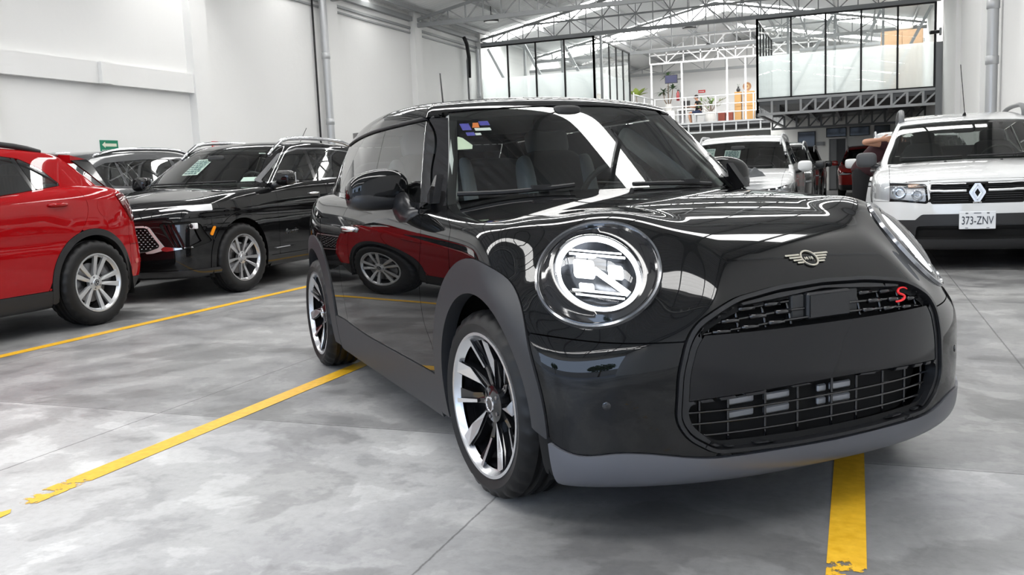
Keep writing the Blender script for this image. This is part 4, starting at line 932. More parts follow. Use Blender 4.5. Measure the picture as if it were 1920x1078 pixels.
# ================================================================ THE OTHER CARS
class P_(dict):
    __getattr__ = dict.__getitem__
def car_skins(p):
    W, S_, H, N, T = [pch(*p[k]) for k in 'WSHNT']; k1, k2, k3 = p.get('k', (.03, .04, .05)); fl = p.get('flare', .012); Rr = pch(*p.R)
    def body(P):
        x, y, z = P[:, 0], np.abs(P[:, 1]), P[:, 2]
        side = y-W(x)-S_(z)
        for xc in (0, -p.wb): side = side-fl*np.exp(-((x-xc)/.34)**4-((z-.45)/.42)**4)
        cr = p.get('crease')
        if cr: side = side+cr[1]*np.exp(-((z-cr[0])/.05)**2)
        top = (z-H(x)+p.get('crown', .05)*y**2)*.95; f = smax(side, top, k1)
        f = smax(f, (x-N(z)+p.sw[0]*y**p.sw[1])*.9, k2); f = smax(f, T(z)+p.tw*y**2-x, k3)
        return smax(f, p.get('zb', .2)-z, .015)
    h = p.house
    def house(P):
        x, y, z = P[:, 0], np.abs(P[:, 1]), P[:, 2]
        side = (y-h['y']+h['m']*np.maximum(z-h['z'], -.02)+.3*np.maximum(z-h['z']-.3, 0)**2+h.get('tp', .05)*np.maximum(h.get('tx', -1.8)-x, 0)**1.6+.06*np.maximum(x+.7, 0)**2)*.9
        w0, w1, w2 = h['ws']; ws = (x-w0+w1*(z-h['z'])+w2*y**2)/np.hypot(1, w1)
        t0, t1, t2 = h['tail']; tl = (t0+t1*(z-h['z'])+t2*y**2-x)/np.hypot(1, t1)
        f = smax(side, ws, .014); f = smax(f, z-Rr(x)+h.get('cr', .07)*y**2, .022); f = smax(f, tl, .018)
        return smax(f, h['z']-.22-z, .01)
    return body, house
def build_car(p, name, label, loc, rz, group=None):
    """a parked car: painted panels, glass, lamps, wheels and a simple dark cabin"""
    root = thing(name, label, 'car', loc, rz, group); body, house = car_skins(p); st = p.get('step', .03)
    xa, xb = min(p.T[1])-.25, max(p.N[1])+.12; zt = max(p.R[1])+.1; hz = p.house['z']; zh = max(p.H[1])+.1
    S = box_surf(body, (xa, -1.05, .08), (xb, 1.05, zh), st, (-p.wb+.1, .1, .6)); R = half(S)
    Hs = box_surf(house, (xa, -.95, hz-.3), (p.house['ws'][0]+.3, .95, zt), st, (-p.wb+.1, p.house['ws'][0]-.55, hz+.1)); Hs = clip(Hs, lambda Q: hz-.12-Q[:, 2], False); HR = half(Hs)
    paint = p.paint; clad = p.get('clad', CLAD); a = p.arch
    inF, inR = ell(0, a[0], a[1], a[2]), ell(-p.wb, a[0], a[1], a[2]); ouF, ouR = ell(0, a[3], a[4], a[2]), ell(-p.wb, a[3], a[4], a[2])
    opening = gmin(inF, inR); inh = lambda Q: np.where(Q[:, 2] > hz-.18, -house(Q)-.03, -1)
    holes = [g for _, g, *_r in p.get('holes', [])]; hole = gmin(*holes) if holes else (lambda Q: Q[:, 0]*0+1)
    if p.get('shell', True): panel('body_shell', S, gmax(gneg(opening), gneg(goff(hole, .02)), inh), VOID, root, off=-.012, thick=0, fix=False)
    sill = lambda Q: Q[:, 2]-p.sill
    dF, dB, dR = p.doors; sp = pch(*p.split); zs = lambda Q: sp(np.abs(Q[:, 1])) 
    hw = p.get('hoodw', .70); hood = lambda Q: np.maximum.reduce([np.abs(Q[:, 1])-hw-.10*np.clip(-Q[:, 0], -.6, .6)*0, p.house['ws'][0]+.05-p.house['ws'][2]*Q[:, 1]**2-Q[:, 0], zs(Q)-Q[:, 2]])
    panel('bonnet', S, gmax(hood, gneg(hole), inh), paint, root)
    low = p.get('low', None); lowz = (lambda Q: Q[:, 2]-low) if low else (lambda Q: Q[:, 0]*0-1)
    xfr = p.get('bumperx', .42); bump = lambda Q: np.maximum(np.where(np.abs(Q[:, 1]) > hw, np.minimum(zs(Q)-Q[:, 2], 9), zs(Q)-Q[:, 2])*-1, xfr-Q[:, 0])
    panel('front_bumper', S, gmax(bump, gneg(ouF), gneg(hole), lambda Q: (low or .0)-Q[:, 2]), paint, root)
    if low: panel('front_valance', S, gmax(lowz, lambda Q: xfr-.1-Q[:, 0], gneg(ouF), gneg(hole)), clad, root, off=.004)
    both('front_wing', R, gmax(lambda Q: dF(Q[:, 2])-Q[:, 0], gneg(hood), gneg(bump), gneg(ouF), lambda Q: -sill(Q), inh), paint, root)
    curve = lambda d, s: (lambda Q: s*(Q[:, 0]-d(Q[:, 2])))
    d1 = both('front_door', R, gmax(curve(dF, 1), curve(dB, -1), lambda Q: -sill(Q), gneg(ouF), inh), paint, root)
    d2 = both('rear_door', R, gmax(curve(dB, 1), curve(dR, -1), lambda Q: -sill(Q), gneg(ouR), inh), paint, root)
    xt = p.get('tailx', min(p.T[1])+.22)
    qs = both('rear_quarter', R, gmax(curve(dR, 1), lambda Q: xt-Q[:, 0], lambda Q: -sill(Q), gneg(ouR), inh), paint, root)
    panel('tailgate', S, gmax(lambda Q: Q[:, 0]-xt, lambda Q: p.tailz-Q[:, 2], inh), paint, root); panel('rear_bumper', S, gmax(lambda Q: Q[:, 0]-xt, lambda Q: Q[:, 2]-p.tailz, lambda Q: p.get('rlow', .3)-Q[:, 2]), paint, root)
    panel('rear_valance', S, gmax(lambda Q: Q[:, 0]+p.wb+.3, lambda Q: Q[:, 2]-p.get('rlow', .3), gneg(ouR)), clad, root, off=.003)
    for inn, ou in ((inF, ouF), (inR, ouR)): both('wheel_arch_trim', R, gmax(ou, gneg(inn), lambda Q: p.get('zb', .2)+.03-Q[:, 2]), clad, root, off=.006, thick=.05, gap=0)
    both('sill_trim', R, gmax(sill, gneg(ouF), gneg(ouR), lambda Q: Q[:, 0]-.1, lambda Q: -p.wb-.1-Q[:, 0]), clad, root, off=.005, thick=.03)
    for nm, g, m, dep in p.get('holes', []): panel(nm, S, goff(g, -.015), m, root, off=-dep, thick=0)
    for nm, g, m, off, kw in p.get('feats', []): 
        kw = dict(kw); lab = kw.pop('label', None); par = kw.pop('parent', None)
        sd = kw.pop('both', False); o = both(nm, R, g, m, root, off=off, **kw) if sd else (panel(nm, S, g, m, root, off=off, **kw),)
        if lab:
            for q in o: q['label'] = lab
    b = MB()
    for xc in (0, -p.wb):
        for sy in (-1, 1):
            pr = [(xc+(a[0]+.04)*cos(t), a[2]+(a[1]+.03)*sin(t)) for t in np.linspace(0, pi, 13)]; pr = [(xc+a[0]+.04, .2)]+pr+[(xc-a[0]-.04, .2)]; n = len(pr)
            b.add([(x, sy*(p.ww-.05), z) for x, z in pr]+[(x, sy*(p.ww-.42), z) for x, z in pr], [(i, i+1, n+i+1, n+i) for i in range(n-1)]+[tuple(range(n, 2*n))])
    b.box((-p.wb-.4, -.72, p.get('zb', .2)), (.5, .72, p.get('zb', .2)+.05)); b.build('wheel_well', VOID, root)
    # cabin: screen, daylight openings, painted frame
    h = p.house; we = pch(*p.wedge); wst = lambda Q: p.wstop-.07*Q[:, 1]**2
    ws = gmax(lambda Q: np.abs(Q[:, 1])-we(Q[:, 2]), lambda Q: Q[:, 2]-wst(Q), lambda Q: h['ws'][0]-1.2-Q[:, 0], lambda Q: hz-.03-Q[:, 2])
    win = lambda Q: np.maximum.reduce([np.abs(Q[:, 1])-we(Q[:, 2])+.03, Q[:, 2]-wst(Q)+.03, hz-Q[:, 2], h['ws'][0]-1.2-Q[:, 0]])
    panel('windscreen', Hs, ws, p.get('wsglass', WSG), root, thick=0, off=.001); panel('windscreen_border', Hs, gmax(ws, gneg(win)), VOID, root, off=-.005, thick=0)
    dlo = smooth_poly(p.dlo, .03); gd = lambda Q: poly_sd(dlo, Q[:, [0, 2]]); rw = p.rearwin
    grw = lambda Q: np.maximum.reduce([Q[:, 0]+p.wb-.2, np.abs(Q[:, 1])-rw[0]+.25*(Q[:, 2]-rw[1]), Q[:, 2]-rw[2], rw[1]-Q[:, 2]])
    sideonly = lambda Q: np.maximum(gd(Q), .30-np.abs(Q[:, 1]))
    panel('roof', Hs, gmax(gneg(ws), gneg(sideonly), gneg(grw), lambda Q: h['z']-.10-Q[:, 2]), p.get('roofpaint', paint), root, thick=.015)
    if 'trimring' in p: both('window_surround', HR, gmax(goff(sideonly, -.018), gneg(sideonly)), p.trimring, root, off=.003, thick=.008, gap=0)
    panel('rear_window', Hs, grw, TINT, root, thick=.003)
    xs = p.pillars   # x positions (at the belt) of the split between panes; slight lean
    lean = p.get('lean', .12); pl = lambda x0, s, w: (lambda Q: s*(Q[:, 0]-(x0-lean*(Q[:, 2]-hz)))+w)
    gl = p.get('glass', TINT)
    for k in (0, 1):
        panel('window', HR, gmax(sideonly, pl(xs[0], -1, .035)), gl, d1[k], thick=.003, mirror=bool(k)); panel('window', HR, gmax(sideonly, pl(xs[0], 1, .035), pl(xs[1], -1, .02)), gl, d2[k], thick=.003, mirror=bool(k))
        panel('window', HR, gmax(sideonly, pl(xs[1], 1, .02)), gl, qs[k], thick=.003, mirror=bool(k))
    both('pillar_cover', HR, gmax(sideonly, pl(xs[0], 1, -.035), pl(xs[0], -1, -.035)), p.get('pillarm', GLOSSB), root, thick=.01, off=-.002, gap=0); both('pillar_cover', HR, gmax(sideonly, pl(xs[1], 1, -.02), pl(xs[1], -1, -.02)), p.get('pillarm', GLOSSB), root, thick=.01, off=-.002, gap=0)
    if p.get('rails'):
        x0, x1, y0, m = p.rails
        for sy in (-1, 1):
            L = []
            for t in np.linspace(0, 1, 15):
                x = x0+(x1-x0)*t; q = hit(house, (x, sy*y0, zt+.3), (0, 0, -1), 1.2, 200); L.append(q+[0, 0, p.get('railh', .045)*min(1, 6*t, 6*(1-t))+.006])
            MB().tube(L, [.012]+[.017]*13+[.012], 8, flat=1.3).build('roof_rail', m, root, smooth=True)
    # mirrors, handles, wipers
    mx, my, mz = p.mirror; mm = p.get('mirrorm', paint)
    for sy in (-1, 1):
        ho = MB().sup((mx, sy*(my+.085), mz), (.075, .105, .08), .55, 20, 12).build('mirror_housing', mm, root, smooth=True)
        MB().tube([(mx+.02, sy*(my+.03), mz-.06), (mx+.05, sy*(my-.09), mz-.09)], [.035, .03], 8).build('mirror_arm', SATIN, ho, smooth=True); MB().box((mx-.078, sy*(my+.0), mz-.06), (mx-.07, sy*(my+.17), mz+.055), ch=.003).build('mirror_glass', CHROME, ho)
        for dd, hx in ((d1, p.handles[0]), (d2, p.handles[1])):
            y = lambda x: hit(body, (x, sy*1.3, p.handles[2]), (0, -sy, 0))[1]
            MB().tube([(x, y(x)+sy*o, p.handles[2]) for x, o in ((hx, -.004), (hx+.02, .018), (hx+.09, .026), (hx+.16, .020), (hx+.18, -.004))], [.008, .014, .015, .014, .008], 8).build('handle', p.get('handlem', paint), dd[0 if sy < 0 else 1], smooth=True)
    for y0, y1 in ((-.62, -.05), (.0, .55)):
        L = [hit(house, (1., y, hz+.015), (-1, 0, 0), 3)+[.02, 0, .01] for y in np.linspace(y0, y1, 6)]; MB().tube(L, .009, 6).build('wiper', RUBBER, root, smooth=True)
    # cabin inside
    b = MB(); zf = hz; b.sup((h['ws'][0]-.42, 0, zf-.12), (.24, .68, .13), .4, 20, 10); b.build('dashboard', DASH, root, smooth=True); MB().box((-p.wb-.5, -.66, .3), (h['ws'][0]-.2, .66, .36)).build('cabin_floor', VOID, root)
    MB().lathe([(.175+.014*cos(t), .014*sin(t)) for t in np.linspace(0, 2*pi, 9)], 24, 'z').xform(xf(frame((h['ws'][0]-.72, .36, zf-.03), (-.88, 0, .48)))).build('steering_wheel', DASH, root, smooth=True)
    rt = Matrix.Rotation(-.25, 3, 'Y')
    for sy in (-1, 1):
        x = h['ws'][0]-1.25; s = MB().sup((x, sy*.36, zf-.12), (.07, .22, .32), .45, 16, 10, rot=rt).build('seat', p.get('seatm', DARKSEAT), root, smooth=True); MB().sup((x-.11, sy*.36, zf+.24), (.05, .13, .08), .5, 14, 8, rot=rt).build('head_rest', p.get('seatm', DARKSEAT), s, smooth=True)
    MB().sup((-p.wb+.25, 0, zf-.12), (.08, .60, .28), .4, 18, 10, rot=rt).build('rear_seat', DARKSEAT, root, smooth=True)
    MB().sup((h['ws'][0]-.50, 0, p.wstop-.10), (.02, .11, .035), .5, 14, 8).build('rear_view_mirror', DASH, root, smooth=True)
    if p.get('headlining', True): MB().box((-p.wb-.2, -.5, p.wstop-.02), (h['ws'][0]-1.0, .5, p.wstop), ch=.005).build('headlining', mat('grey_lining', (.16, .165, .165), .9), root)
    w = p.wheel
    for x in (0, -p.wb):
        for sy in (-1, 1):
            if (x, sy) in p.get('nowheel', ()): continue
            wheel(root, (x, sy*p.ww, w[0]), w[0], w[1], w[2], w[3], -1 if sy < 0 else 1, p.get('steer', 0) if x == 0 else 0, w[4], roll=.25 if x else .6, tread=w[4] > 50)
    return root, S, R, Hs, body, house
def yz(pts, r=.02): poly = smooth_poly(pts, r); return lambda Q: np.maximum(poly_sd(poly, np.stack([np.abs(Q[:, 1]), Q[:, 2]], 1)), .1-Q[:, 0])
def yzb(pts, x1, r=.02): poly = smooth_poly(pts, r); return lambda Q: np.maximum(poly_sd(poly, np.stack([np.abs(Q[:, 1]), Q[:, 2]], 1)), Q[:, 0]-x1)
def xz(pts, r=.02): poly = smooth_poly(pts, r); return lambda Q: poly_sd(poly, Q[:, [0, 2]])
def rim_multi(n, spec, finish, hubr=.062, dark=None, cap=None):
    """rim with n spoke groups; spec = list of (polygon, dish0, dish1)"""
    def f(t, R, w, r, roll):
        rim_barrel(t, w, r, finish); h = w/2; yF = -h*.86; yH = -h*.62; k_ = r/.2285
        MB().lathe([(r-.02, -h*.6), (r-.022, h*.7), (r-.03, h*.7)], 40, 'y').build('rim_barrel', dark or mat('rim_shade', (.10, .10, .105), .35, .7), t, smooth=True)
        for k in range(n):
            a = roll+k*2*pi/n
            for poly, e0, e1 in spec: spoke_blade([(u*k_, radians(v)) for u, v in poly], .05*k_, .222*k_, yH+e0, yF+e1, .022, a, finish, t)
        MB().lathe([(0, -.012), (.028, -.012), (.032, -.006), (hubr, 0), (hubr+.004, .03)], 28, 'y', (0, yH-.002, 0)).build('hub', finish, t, ang=40)
        if cap: cap(t, yH-.014)
        for k in range(5):
            a = roll+radians(36)+k*2*pi/5; MB().lathe([(0, -.004), (.008, -.004), (.010, .012)], 8, 'y', (.047*sin(a), yH-.003, .047*cos(a))).build('lug_nut', mat('nut_steel', (.25, .25, .26), .3, 1), t)
        brake(t, r, w)
    return f
def cap_star(t, y):
    MB().lathe([(0, 0), (.026, 0), (.027, -.003), (0, -.003)], 24, 'y', (0, y, 0)).build('hub_cap', mat('cap_dark', (.02, .02, .022), .3), t, ang=40)
    b = MB(); b.lathe([(.019, 0), (.0195, -.002), (.022, -.002), (.0225, 0)], 24, 'y', (0, y-.003, 0))
    for k in range(3): a = k*2*pi/3; b.bar((0, y-.004, 0), (.020*sin(a), y-.004, .020*cos(a)), .004, .003)
    b.build('hub_emblem', CHROME, t)
REDP = mat('red_paint', (.30, .004, .006), .5, coat=.8, spec=0, coat_rough=.01); WHITEP = mat('white_paint', (.66, .67, .67), .35, coat=1, spec=.3, coat_rough=.02)
BLK2 = mat('black_paint_other', (.005, .005, .0055), .4, coat=1, spec=0., coat_rough=.008); GREYP = mat('grey_paint', (.055, .057, .060), .35, .4, coat=1, spec=.2, coat_rough=.02)
ALLOY = mat('silver_alloy', (.60, .61, .62), .32, .75); BRIGHT = mat('bright_alloy', (.55, .55, .56), .2, .9); LAMPG = mat('lamp_bowl_bright', (.86, .87, .88), .30, .12)
BLKPL = mat('black_bumper_plastic', (.016, .016, .017), .45)
SATCHR = mat('satin_chrome', (.85, .86, .87), .25, .55)
PAPER = mat('paper_sheet', (.70, .80, .76), .7)
def lines_on(o_parent, pts_fn, rows, u0, u1, m, name='print'):
    """rows of printed text bars on a sheet of paper"""
    b = MB(); rnd = random.Random(4)
    for v in rows:
        u = u0
        while u < u1-.01:
            L = min(rnd.uniform(.02, .06), u1-u); b.add([pts_fn(a, c) for a, c in ((u, v-.006), (u+L, v-.006), (u+L, v+.006), (u, v+.006))], [(0, 1, 2, 3)]); u += L+.012
    return b.build(name, m, o_parent)
c_ = lambda v: (lambda z: np.asarray(z, float)*0+v)
def place(wpt, lpt, hd):
    a = radians(hd); c, s = cos(a), sin(a); return (wpt[0]-c*lpt[0]+s*lpt[1], wpt[1]-s*lpt[0]-c*lpt[1], 0), a

def car_red():
    wb = 2.70
    lampx = pch([.80, .85, .93, 1.05], [-3.20, -3.16, -3.09, -3.01]); lampg = lambda Q: np.maximum.reduce([Q[:, 0]-lampx(Q[:, 2]), np.abs(Q[:, 2]-.935)-.115, .50-np.abs(Q[:, 1])])
    p = P_(wb=wb, W=([-3.6, -3.3, -3.0, -2.5, -1.3, 0, .5, .8], [.72, .80, .865, .885, .88, .885, .86, .78]), S=([.15, .3, .5, .75, .95, 1.05, 1.15], [-.05, -.02, -.008, 0, -.005, -.02, -.06]),
        H=([-3.6, -3.2, -2.7, -2, -1, -.6, 0, .4, .8], [1.12, 1.16, 1.18, 1.15, 1.10, 1.08, 1.02, .95, .80]), N=([.1, .3, .5, .7, .85, 1.0], [.80, .88, .90, .88, .80, .55]),
        T=([.15, .3, .45, .6, .75, .9, 1.05, 1.2], [-3.27, -3.42, -3.48, -3.47, -3.44, -3.40, -3.33, -3.20]), sw=(.22, 2.4), tw=.20, crown=.10, crease=(.70, .006),
        house=dict(z=1.08, y=.83, m=.50, ws=(-.42, 1.75, .3), tail=(-3.20, 1.28, .30), tp=.10, tx=-1.9, cr=.08), R=([-3.3, -3.0, -2.7, -2.3, -1.9, -1.4, -1.], [1.30, 1.365, 1.415, 1.45, 1.47, 1.47, 1.42]),
        paint=REDP, clad=BLKPL, arch=(.375, .385, .345, .43, .435), sill=.335, zb=.20, doors=(c_(-.52), c_(-1.45), pch([.3, .45, .6, .75, .85, 1.03, 1.2], [-2.22, -2.3, -2.40, -2.56, -2.64, -2.67, -2.54])),
        split=([0, .5, .95], [.60, .60, .62]), wedge=([.95, 1.08, 1.3, 1.45], [.74, .70, .60, .52]), wstop=1.40,
        dlo=[(-.60, 1.09), (-1.10, 1.31), (-1.45, 1.375), (-1.95, 1.378), (-2.25, 1.345), (-2.42, 1.27), (-2.56, 1.135), (-1.9, 1.065)], pillars=(-1.35, -2.27), lean=-.26, rearwin=(.52, 1.12, 1.36),
        mirror=(-.62, .90, 1.08), handles=(-1.42, -2.48, .985), rails=(-.9, -2.55, .58, BLKPL), railh=.02, ww=.905, tailz=.62, rlow=.34, tailx=-3.14,
        wheel=(.345, .235, .232, rim_multi(5, [([(.05, -26), (.10, -22), (.20, -18), (.222, -19), (.222, -7), (.20, -7.5), (.10, -5), (.05, -4)], 0, 0), ([(.05, 4), (.10, 5), (.20, 7.5), (.222, 7), (.222, 19), (.20, 18), (.10, 22), (.05, 26)], 0, 0)], ALLOY, cap=cap_star), 84), step=.026,
        holes=[('grille_back', yz([(-.46, .74), (.46, .74), (.52, .55), (-.52, .55)], .03), VOID, .04)],
        feats=[('headlamp', gmax(yz([(.50, .80), (.95, .80), (.95, .93), (.66, .90)], .02), lambda Q: .42-Q[:, 0]), LAMPG, .004, dict(both=True, thick=.01)), ('tail_lamp', lampg, mat('tail_lamp_dark', (.10, .002, .003), .06, coat=1), .008, dict(both=True, thick=.02, label='dark red tail lamp')),
               ('reflector_strip', yzb([(.60, .44), (.95, .46), (.95, .50), (.60, .48)], -wb-.5, .01), mat('tail_lamp_red', (.42, .008, .012), .08, coat=1), .004, dict(both=True))])
    loc, rz = place((-5.70, 5.46), (-wb, .905), -89)
    root, S, R, Hs, body, house = build_car(p, 'crossover_car', 'bright red crossover cut off at the left of the picture, seen from its rear wheel', loc, rz)
    # roof spoiler with black side fin
    for sy in (-1, 1):
        MB().prism([(-2.80, 1.335), (-2.96, 1.345), (-3.0, 1.32), (-3.20, 1.08), (-3.12, 1.09), (-2.92, 1.24)], lambda u, v, d: (u, sy*(.705-.32*(v-1.06)-.14*max(-2.9-u, 0)+d), v), .02).build('spoiler_fin', GLOSSB, root)
    b = MB(); V = []; F = []
    for y in np.linspace(-.62, .62, 13): V += [(-2.80, y, 1.408-.08*y*y), (-3.04+.2*y*y, y, 1.378-.09*y*y), (-3.04+.2*y*y, y, 1.35-.09*y*y), (-2.80, y, 1.34-.08*y*y)]
    for i in range(12):
        for k in range(4): F.append((i*4+k, i*4+(k+1) % 4, i*4+4+(k+1) % 4, i*4+4+k))
    F += [(0, 1, 2, 3), (51, 50, 49, 48)]; b.add(V, F).build('spoiler', REDP, root, ang=40)
    panel('fuel_flap', R, lambda Q: np.hypot(Q[:, 0]+2.86, Q[:, 2]-.95)-.085, REDP, root, off=.002, thick=.004, mirror=True)
    return root
def car_black_suv():
    wb = 2.60
    chromeg = [(0, .735), (.44, .735), (.48, .72), (.615, .52), (.60, .495), (.50, .47), (0, .462)]
    inner = [(0, .715), (.43, .715), (.46, .705), (.565, .545), (.555, .525), (.44, .488), (0, .482)]
    gi = yz([(-a, b) for a, b in inner[::-1]]+inner[1:-1], .02); go = yz([(-a, b) for a, b in chromeg[::-1]]+chromeg[1:-1], .02)
    air = yz([(.56, .745), (.80, .76), (.84, .73), (.86, .55), (.80, .50), (.70, .50)], .02)
    p = P_(wb=wb, W=([-3.5, -3.2, -2.8, -2.3, -1.2, 0, .4, .8], [.74, .82, .875, .895, .89, .895, .87, .80]), S=([.15, .3, .5, .75, .95, 1.08, 1.2], [-.05, -.02, -.008, 0, -.008, -.03, -.08]),
        H=([-3.5, -3, -2, -1, -.5, -.2, .2, .5, .75, .9], [1.15, 1.17, 1.17, 1.15, 1.11, 1.09, 1.05, 1.0, .93, .84]), N=([.1, .22, .35, .5, .65, .8, .88, .95, 1.05], [.74, .85, .90, .905, .90, .88, .855, .80, .60]),
        T=([.15, .3, .6, .9, 1.2], [-3.3, -3.44, -3.45, -3.38, -3.2]), sw=(.36, 2.5), tw=.18, crown=.07, crease=(.78, .008),
        house=dict(z=1.10, y=.835, m=.42, ws=(-.28, 1.72, .36), tail=(-3.35, .85, .25), tp=.06, tx=-1.9, cr=.075), R=([-3.4, -3.0, -2.5, -1.9, -1.4, -1., -.6], [1.44, 1.515, 1.56, 1.585, 1.575, 1.53, 1.43]),
        paint=BLK2, clad=BLK2, arch=(.395, .405, .35, .455, .465), sill=.33, zb=.21, doors=(c_(-.62), c_(-1.60), pch([.3, .5, .7, .9, 1.2], [-2.12, -2.2, -2.36, -2.46, -2.40])),
        split=([0, .5, .95], [.765, .77, .80]), wedge=([1.0, 1.10, 1.3, 1.42, 1.5], [.755, .73, .635, .57, .53]), wstop=1.49, hoodw=.74,
        dlo=[(-.50, 1.105), (-1.0, 1.40), (-1.35, 1.465), (-1.9, 1.475), (-2.5, 1.44), (-3.0, 1.36), (-3.08, 1.26), (-2.7, 1.155), (-1.6, 1.125)], pillars=(-1.47, -2.45), lean=.12, rearwin=(.60, 1.14, 1.42), trimring=CHROME,
        mirror=(-.66, .90, 1.14), handles=(-1.42, -2.30, .96), handlem=CHROME, rails=(-.92, -2.75, .60, CHROME), railh=.045, ww=.905, tailz=.7, rlow=.3,
        wheel=(.352, .225, .235, rim_multi(5, [([(.05, -24), (.10, -21), (.21, -19), (.222, -20), (.222, -8.5), (.21, -9), (.10, -8), (.05, -5)], 0, .004), ([(.05, 5), (.10, 8), (.21, 9), (.222, 8.5), (.222, 20), (.21, 19), (.10, 21), (.05, 24)], 0, .004)], BRIGHT), 84), step=.024, steer=-.06,
        holes=[('grille_back', gi, VOID, .05), ('air_intake', gmax(air, lambda Q: Q[:, 1]), GLOSSB, .03), ('air_intake', gmax(air, lambda Q: -Q[:, 1]), GLOSSB, .03)],
        feats=[('grille_frame', gmax(go, gneg(gi)), SATCHR, .010, dict(thick=.04)),
               ('headlamp', gmax(yz([(.50, .870), (.56, .858), (.76, .870), (.80, .850), (.88, .85), (1., .87), (1., .925), (.86, .915), (.70, .897)], .006), lambda Q: .40-Q[:, 0]), LAMPG, .004, dict(both=True, thick=.01, label='long narrow headlamp with bright reflector')),
               ('lamp_border', gmax(yz([(.46, .866), (.55, .840), (.74, .852), (.79, .828), (1., .835), (1., .945), (.86, .930), (.70, .912)], .008), lambda Q: .375-Q[:, 0]), GLOSSB, .002, dict(both=True, thick=.01)),
               ('chrome_blade', gmax(yz([(.56, .50), (.62, .482), (.86, .515), (.86, .53), (.72, .515), (.60, .535)], .01), lambda Q: .50-Q[:, 0]), CHROME, .012, dict(both=True, thick=.02)),
               ('lower_skirt', lambda Q: np.maximum.reduce([np.abs(Q[:, 2]-.27)-.03, .15-Q[:, 0], np.abs(Q[:, 1])-.86]), GLOSSB, .012, dict(thick=.03)),
               ('marker_lamp', lambda Q: poly_sd(smooth_poly([(.375, .70), (.41, .70), (.46, .62), (.43, .60)], .01), Q[:, [0, 2]]), mat('amber_lens', (.85, .28, .01), .15), .010, dict(both=True, thick=.01, label='amber side marker lamp')),
               ('chrome_strip', lambda Q: np.maximum(np.abs(Q[:, 2]-.40-.02*(Q[:, 0]+.5)*-1)-.007, np.abs(Q[:, 0]+1.25)-.72), CHROME, .012, dict(both=True, thick=.015))])
    loc, rz = place((-5.80, 7.45), (0, .905), -90)
    root, S, R, Hs, body, house = build_car(p, 'suv_car', 'black sport utility with chrome-framed mesh grille, parked behind the red car', loc, rz)
    X = lambda y, z: hit(body, (1.3, y, z), (-1, 0, 0))[0]
    # mesh of the grille: small bright diamonds on crossed wires
    b = MB(); d = MB(); poly = smooth_poly([(-a, b_) for a, b_ in inner[::-1]]+inner[1:-1], .02)
    for i, z in enumerate(np.arange(.495, .715, .022)):
        for y in np.arange(-.56, .57, .042):
            y = y+(.021 if i % 2 else 0)
            if poly_sd(poly, np.array([[y, z]]))[0] > -.012: continue
            x = X(y, z)-.012; d.add([(x, y-.015, z), (x+.006, y, z+.005), (x, y+.015, z), (x+.006, y, z-.005), (x+.010, y, z)], [(0, 1, 4), (1, 2, 4), (2, 3, 4), (3, 0, 4)])
            for sy_ in (-1, 1):
                if poly_sd(poly, np.array([[y+sy_*.021, z+.022]]))[0] < .004: b.bar((x-.006, y, z), (X(y+sy_*.021, z+.022)-.018, y+sy_*.021, z+.022), .006)
    g = b.build('grille_mesh', GLOSSB, root); d.build('grille_studs', mat('stud_silver', (.6, .6, .61), .25, .9), g)['kind'] = 'stuff'; g['kind'] = 'stuff'
    for sy in (-1, 1):       # fog lamp and fins in the side intake
        y = sy*.80; x = X(.80, .70)-.02; f = MB().box((x-.04, y-.05, .685), (x, y+.05, .74), ch=.006).build('fog_lamp', LAMPG, root); MB().ball((x, y, .712), (.01, .022, .022), 12, 8).build('lamp_lens', GLOSSB, f, smooth=True)
        for q in range(3): yy = sy*(.60+.035*q); MB().bar((X(.6+.035*q, .73)-.02, yy, .74), (X(.68+.035*q, .52)-.02, yy+sy*.085, .51), .022, .02).build('intake_fin', GLOSSB, root)
    # papers inside the screen
    hw = lambda y, z: hit(house, (1., y, z), (-1, 0, 0), 3)+[-.02, 0, -.01]
    def sheet(y0, y1, z0, z1, m=PAPER, nm='paper_sheet'):
        b = MB(); b.add([hw(y0, z0), hw(y1, z0), hw(y1, z1), hw(y0, z1)], [(0, 1, 2, 3)]); o = b.build(nm, m, root)
        lines_on(o, lambda u, v: hw(u, v)+[.004, 0, .002], np.linspace(z1-.02, z0+.02, 7), y0+.015 if y0 < y1 else y1+.015, max(y0, y1)-.015, mat('print_ink', (.12, .20, .22), .8)); return o
    sheet(-.30, -.06, 1.225, 1.40)['label'] = 'pale printed sheet behind the screen'
    MB().add([hw(.55, 1.13), hw(.70, 1.13), hw(.69, 1.175), hw(.54, 1.175)], [(0, 1, 2, 3)]).build('dash_label', PAPER, root); MB().add([hw(.45, 1.435), hw(.53, 1.43), hw(.52, 1.45), hw(.44, 1.455)], [(0, 1, 2, 3)]).build('sticker', PAPER, root)
    MB().tube([(-2.55, -.1, 1.58), (-2.75, -.1, 1.80)], .004, 6).build('aerial', RUBBER, root)
    y_ = lambda x, z: hit(body, (x, 1.3, z), (0, -1, 0))[1]
    o = txt('Avenir', (-.85, y_(-.85, .56)+.006, .56), .085, (radians(90), 0, radians(180)), CHROME, root, 'door_script', ext=.003)
    return root
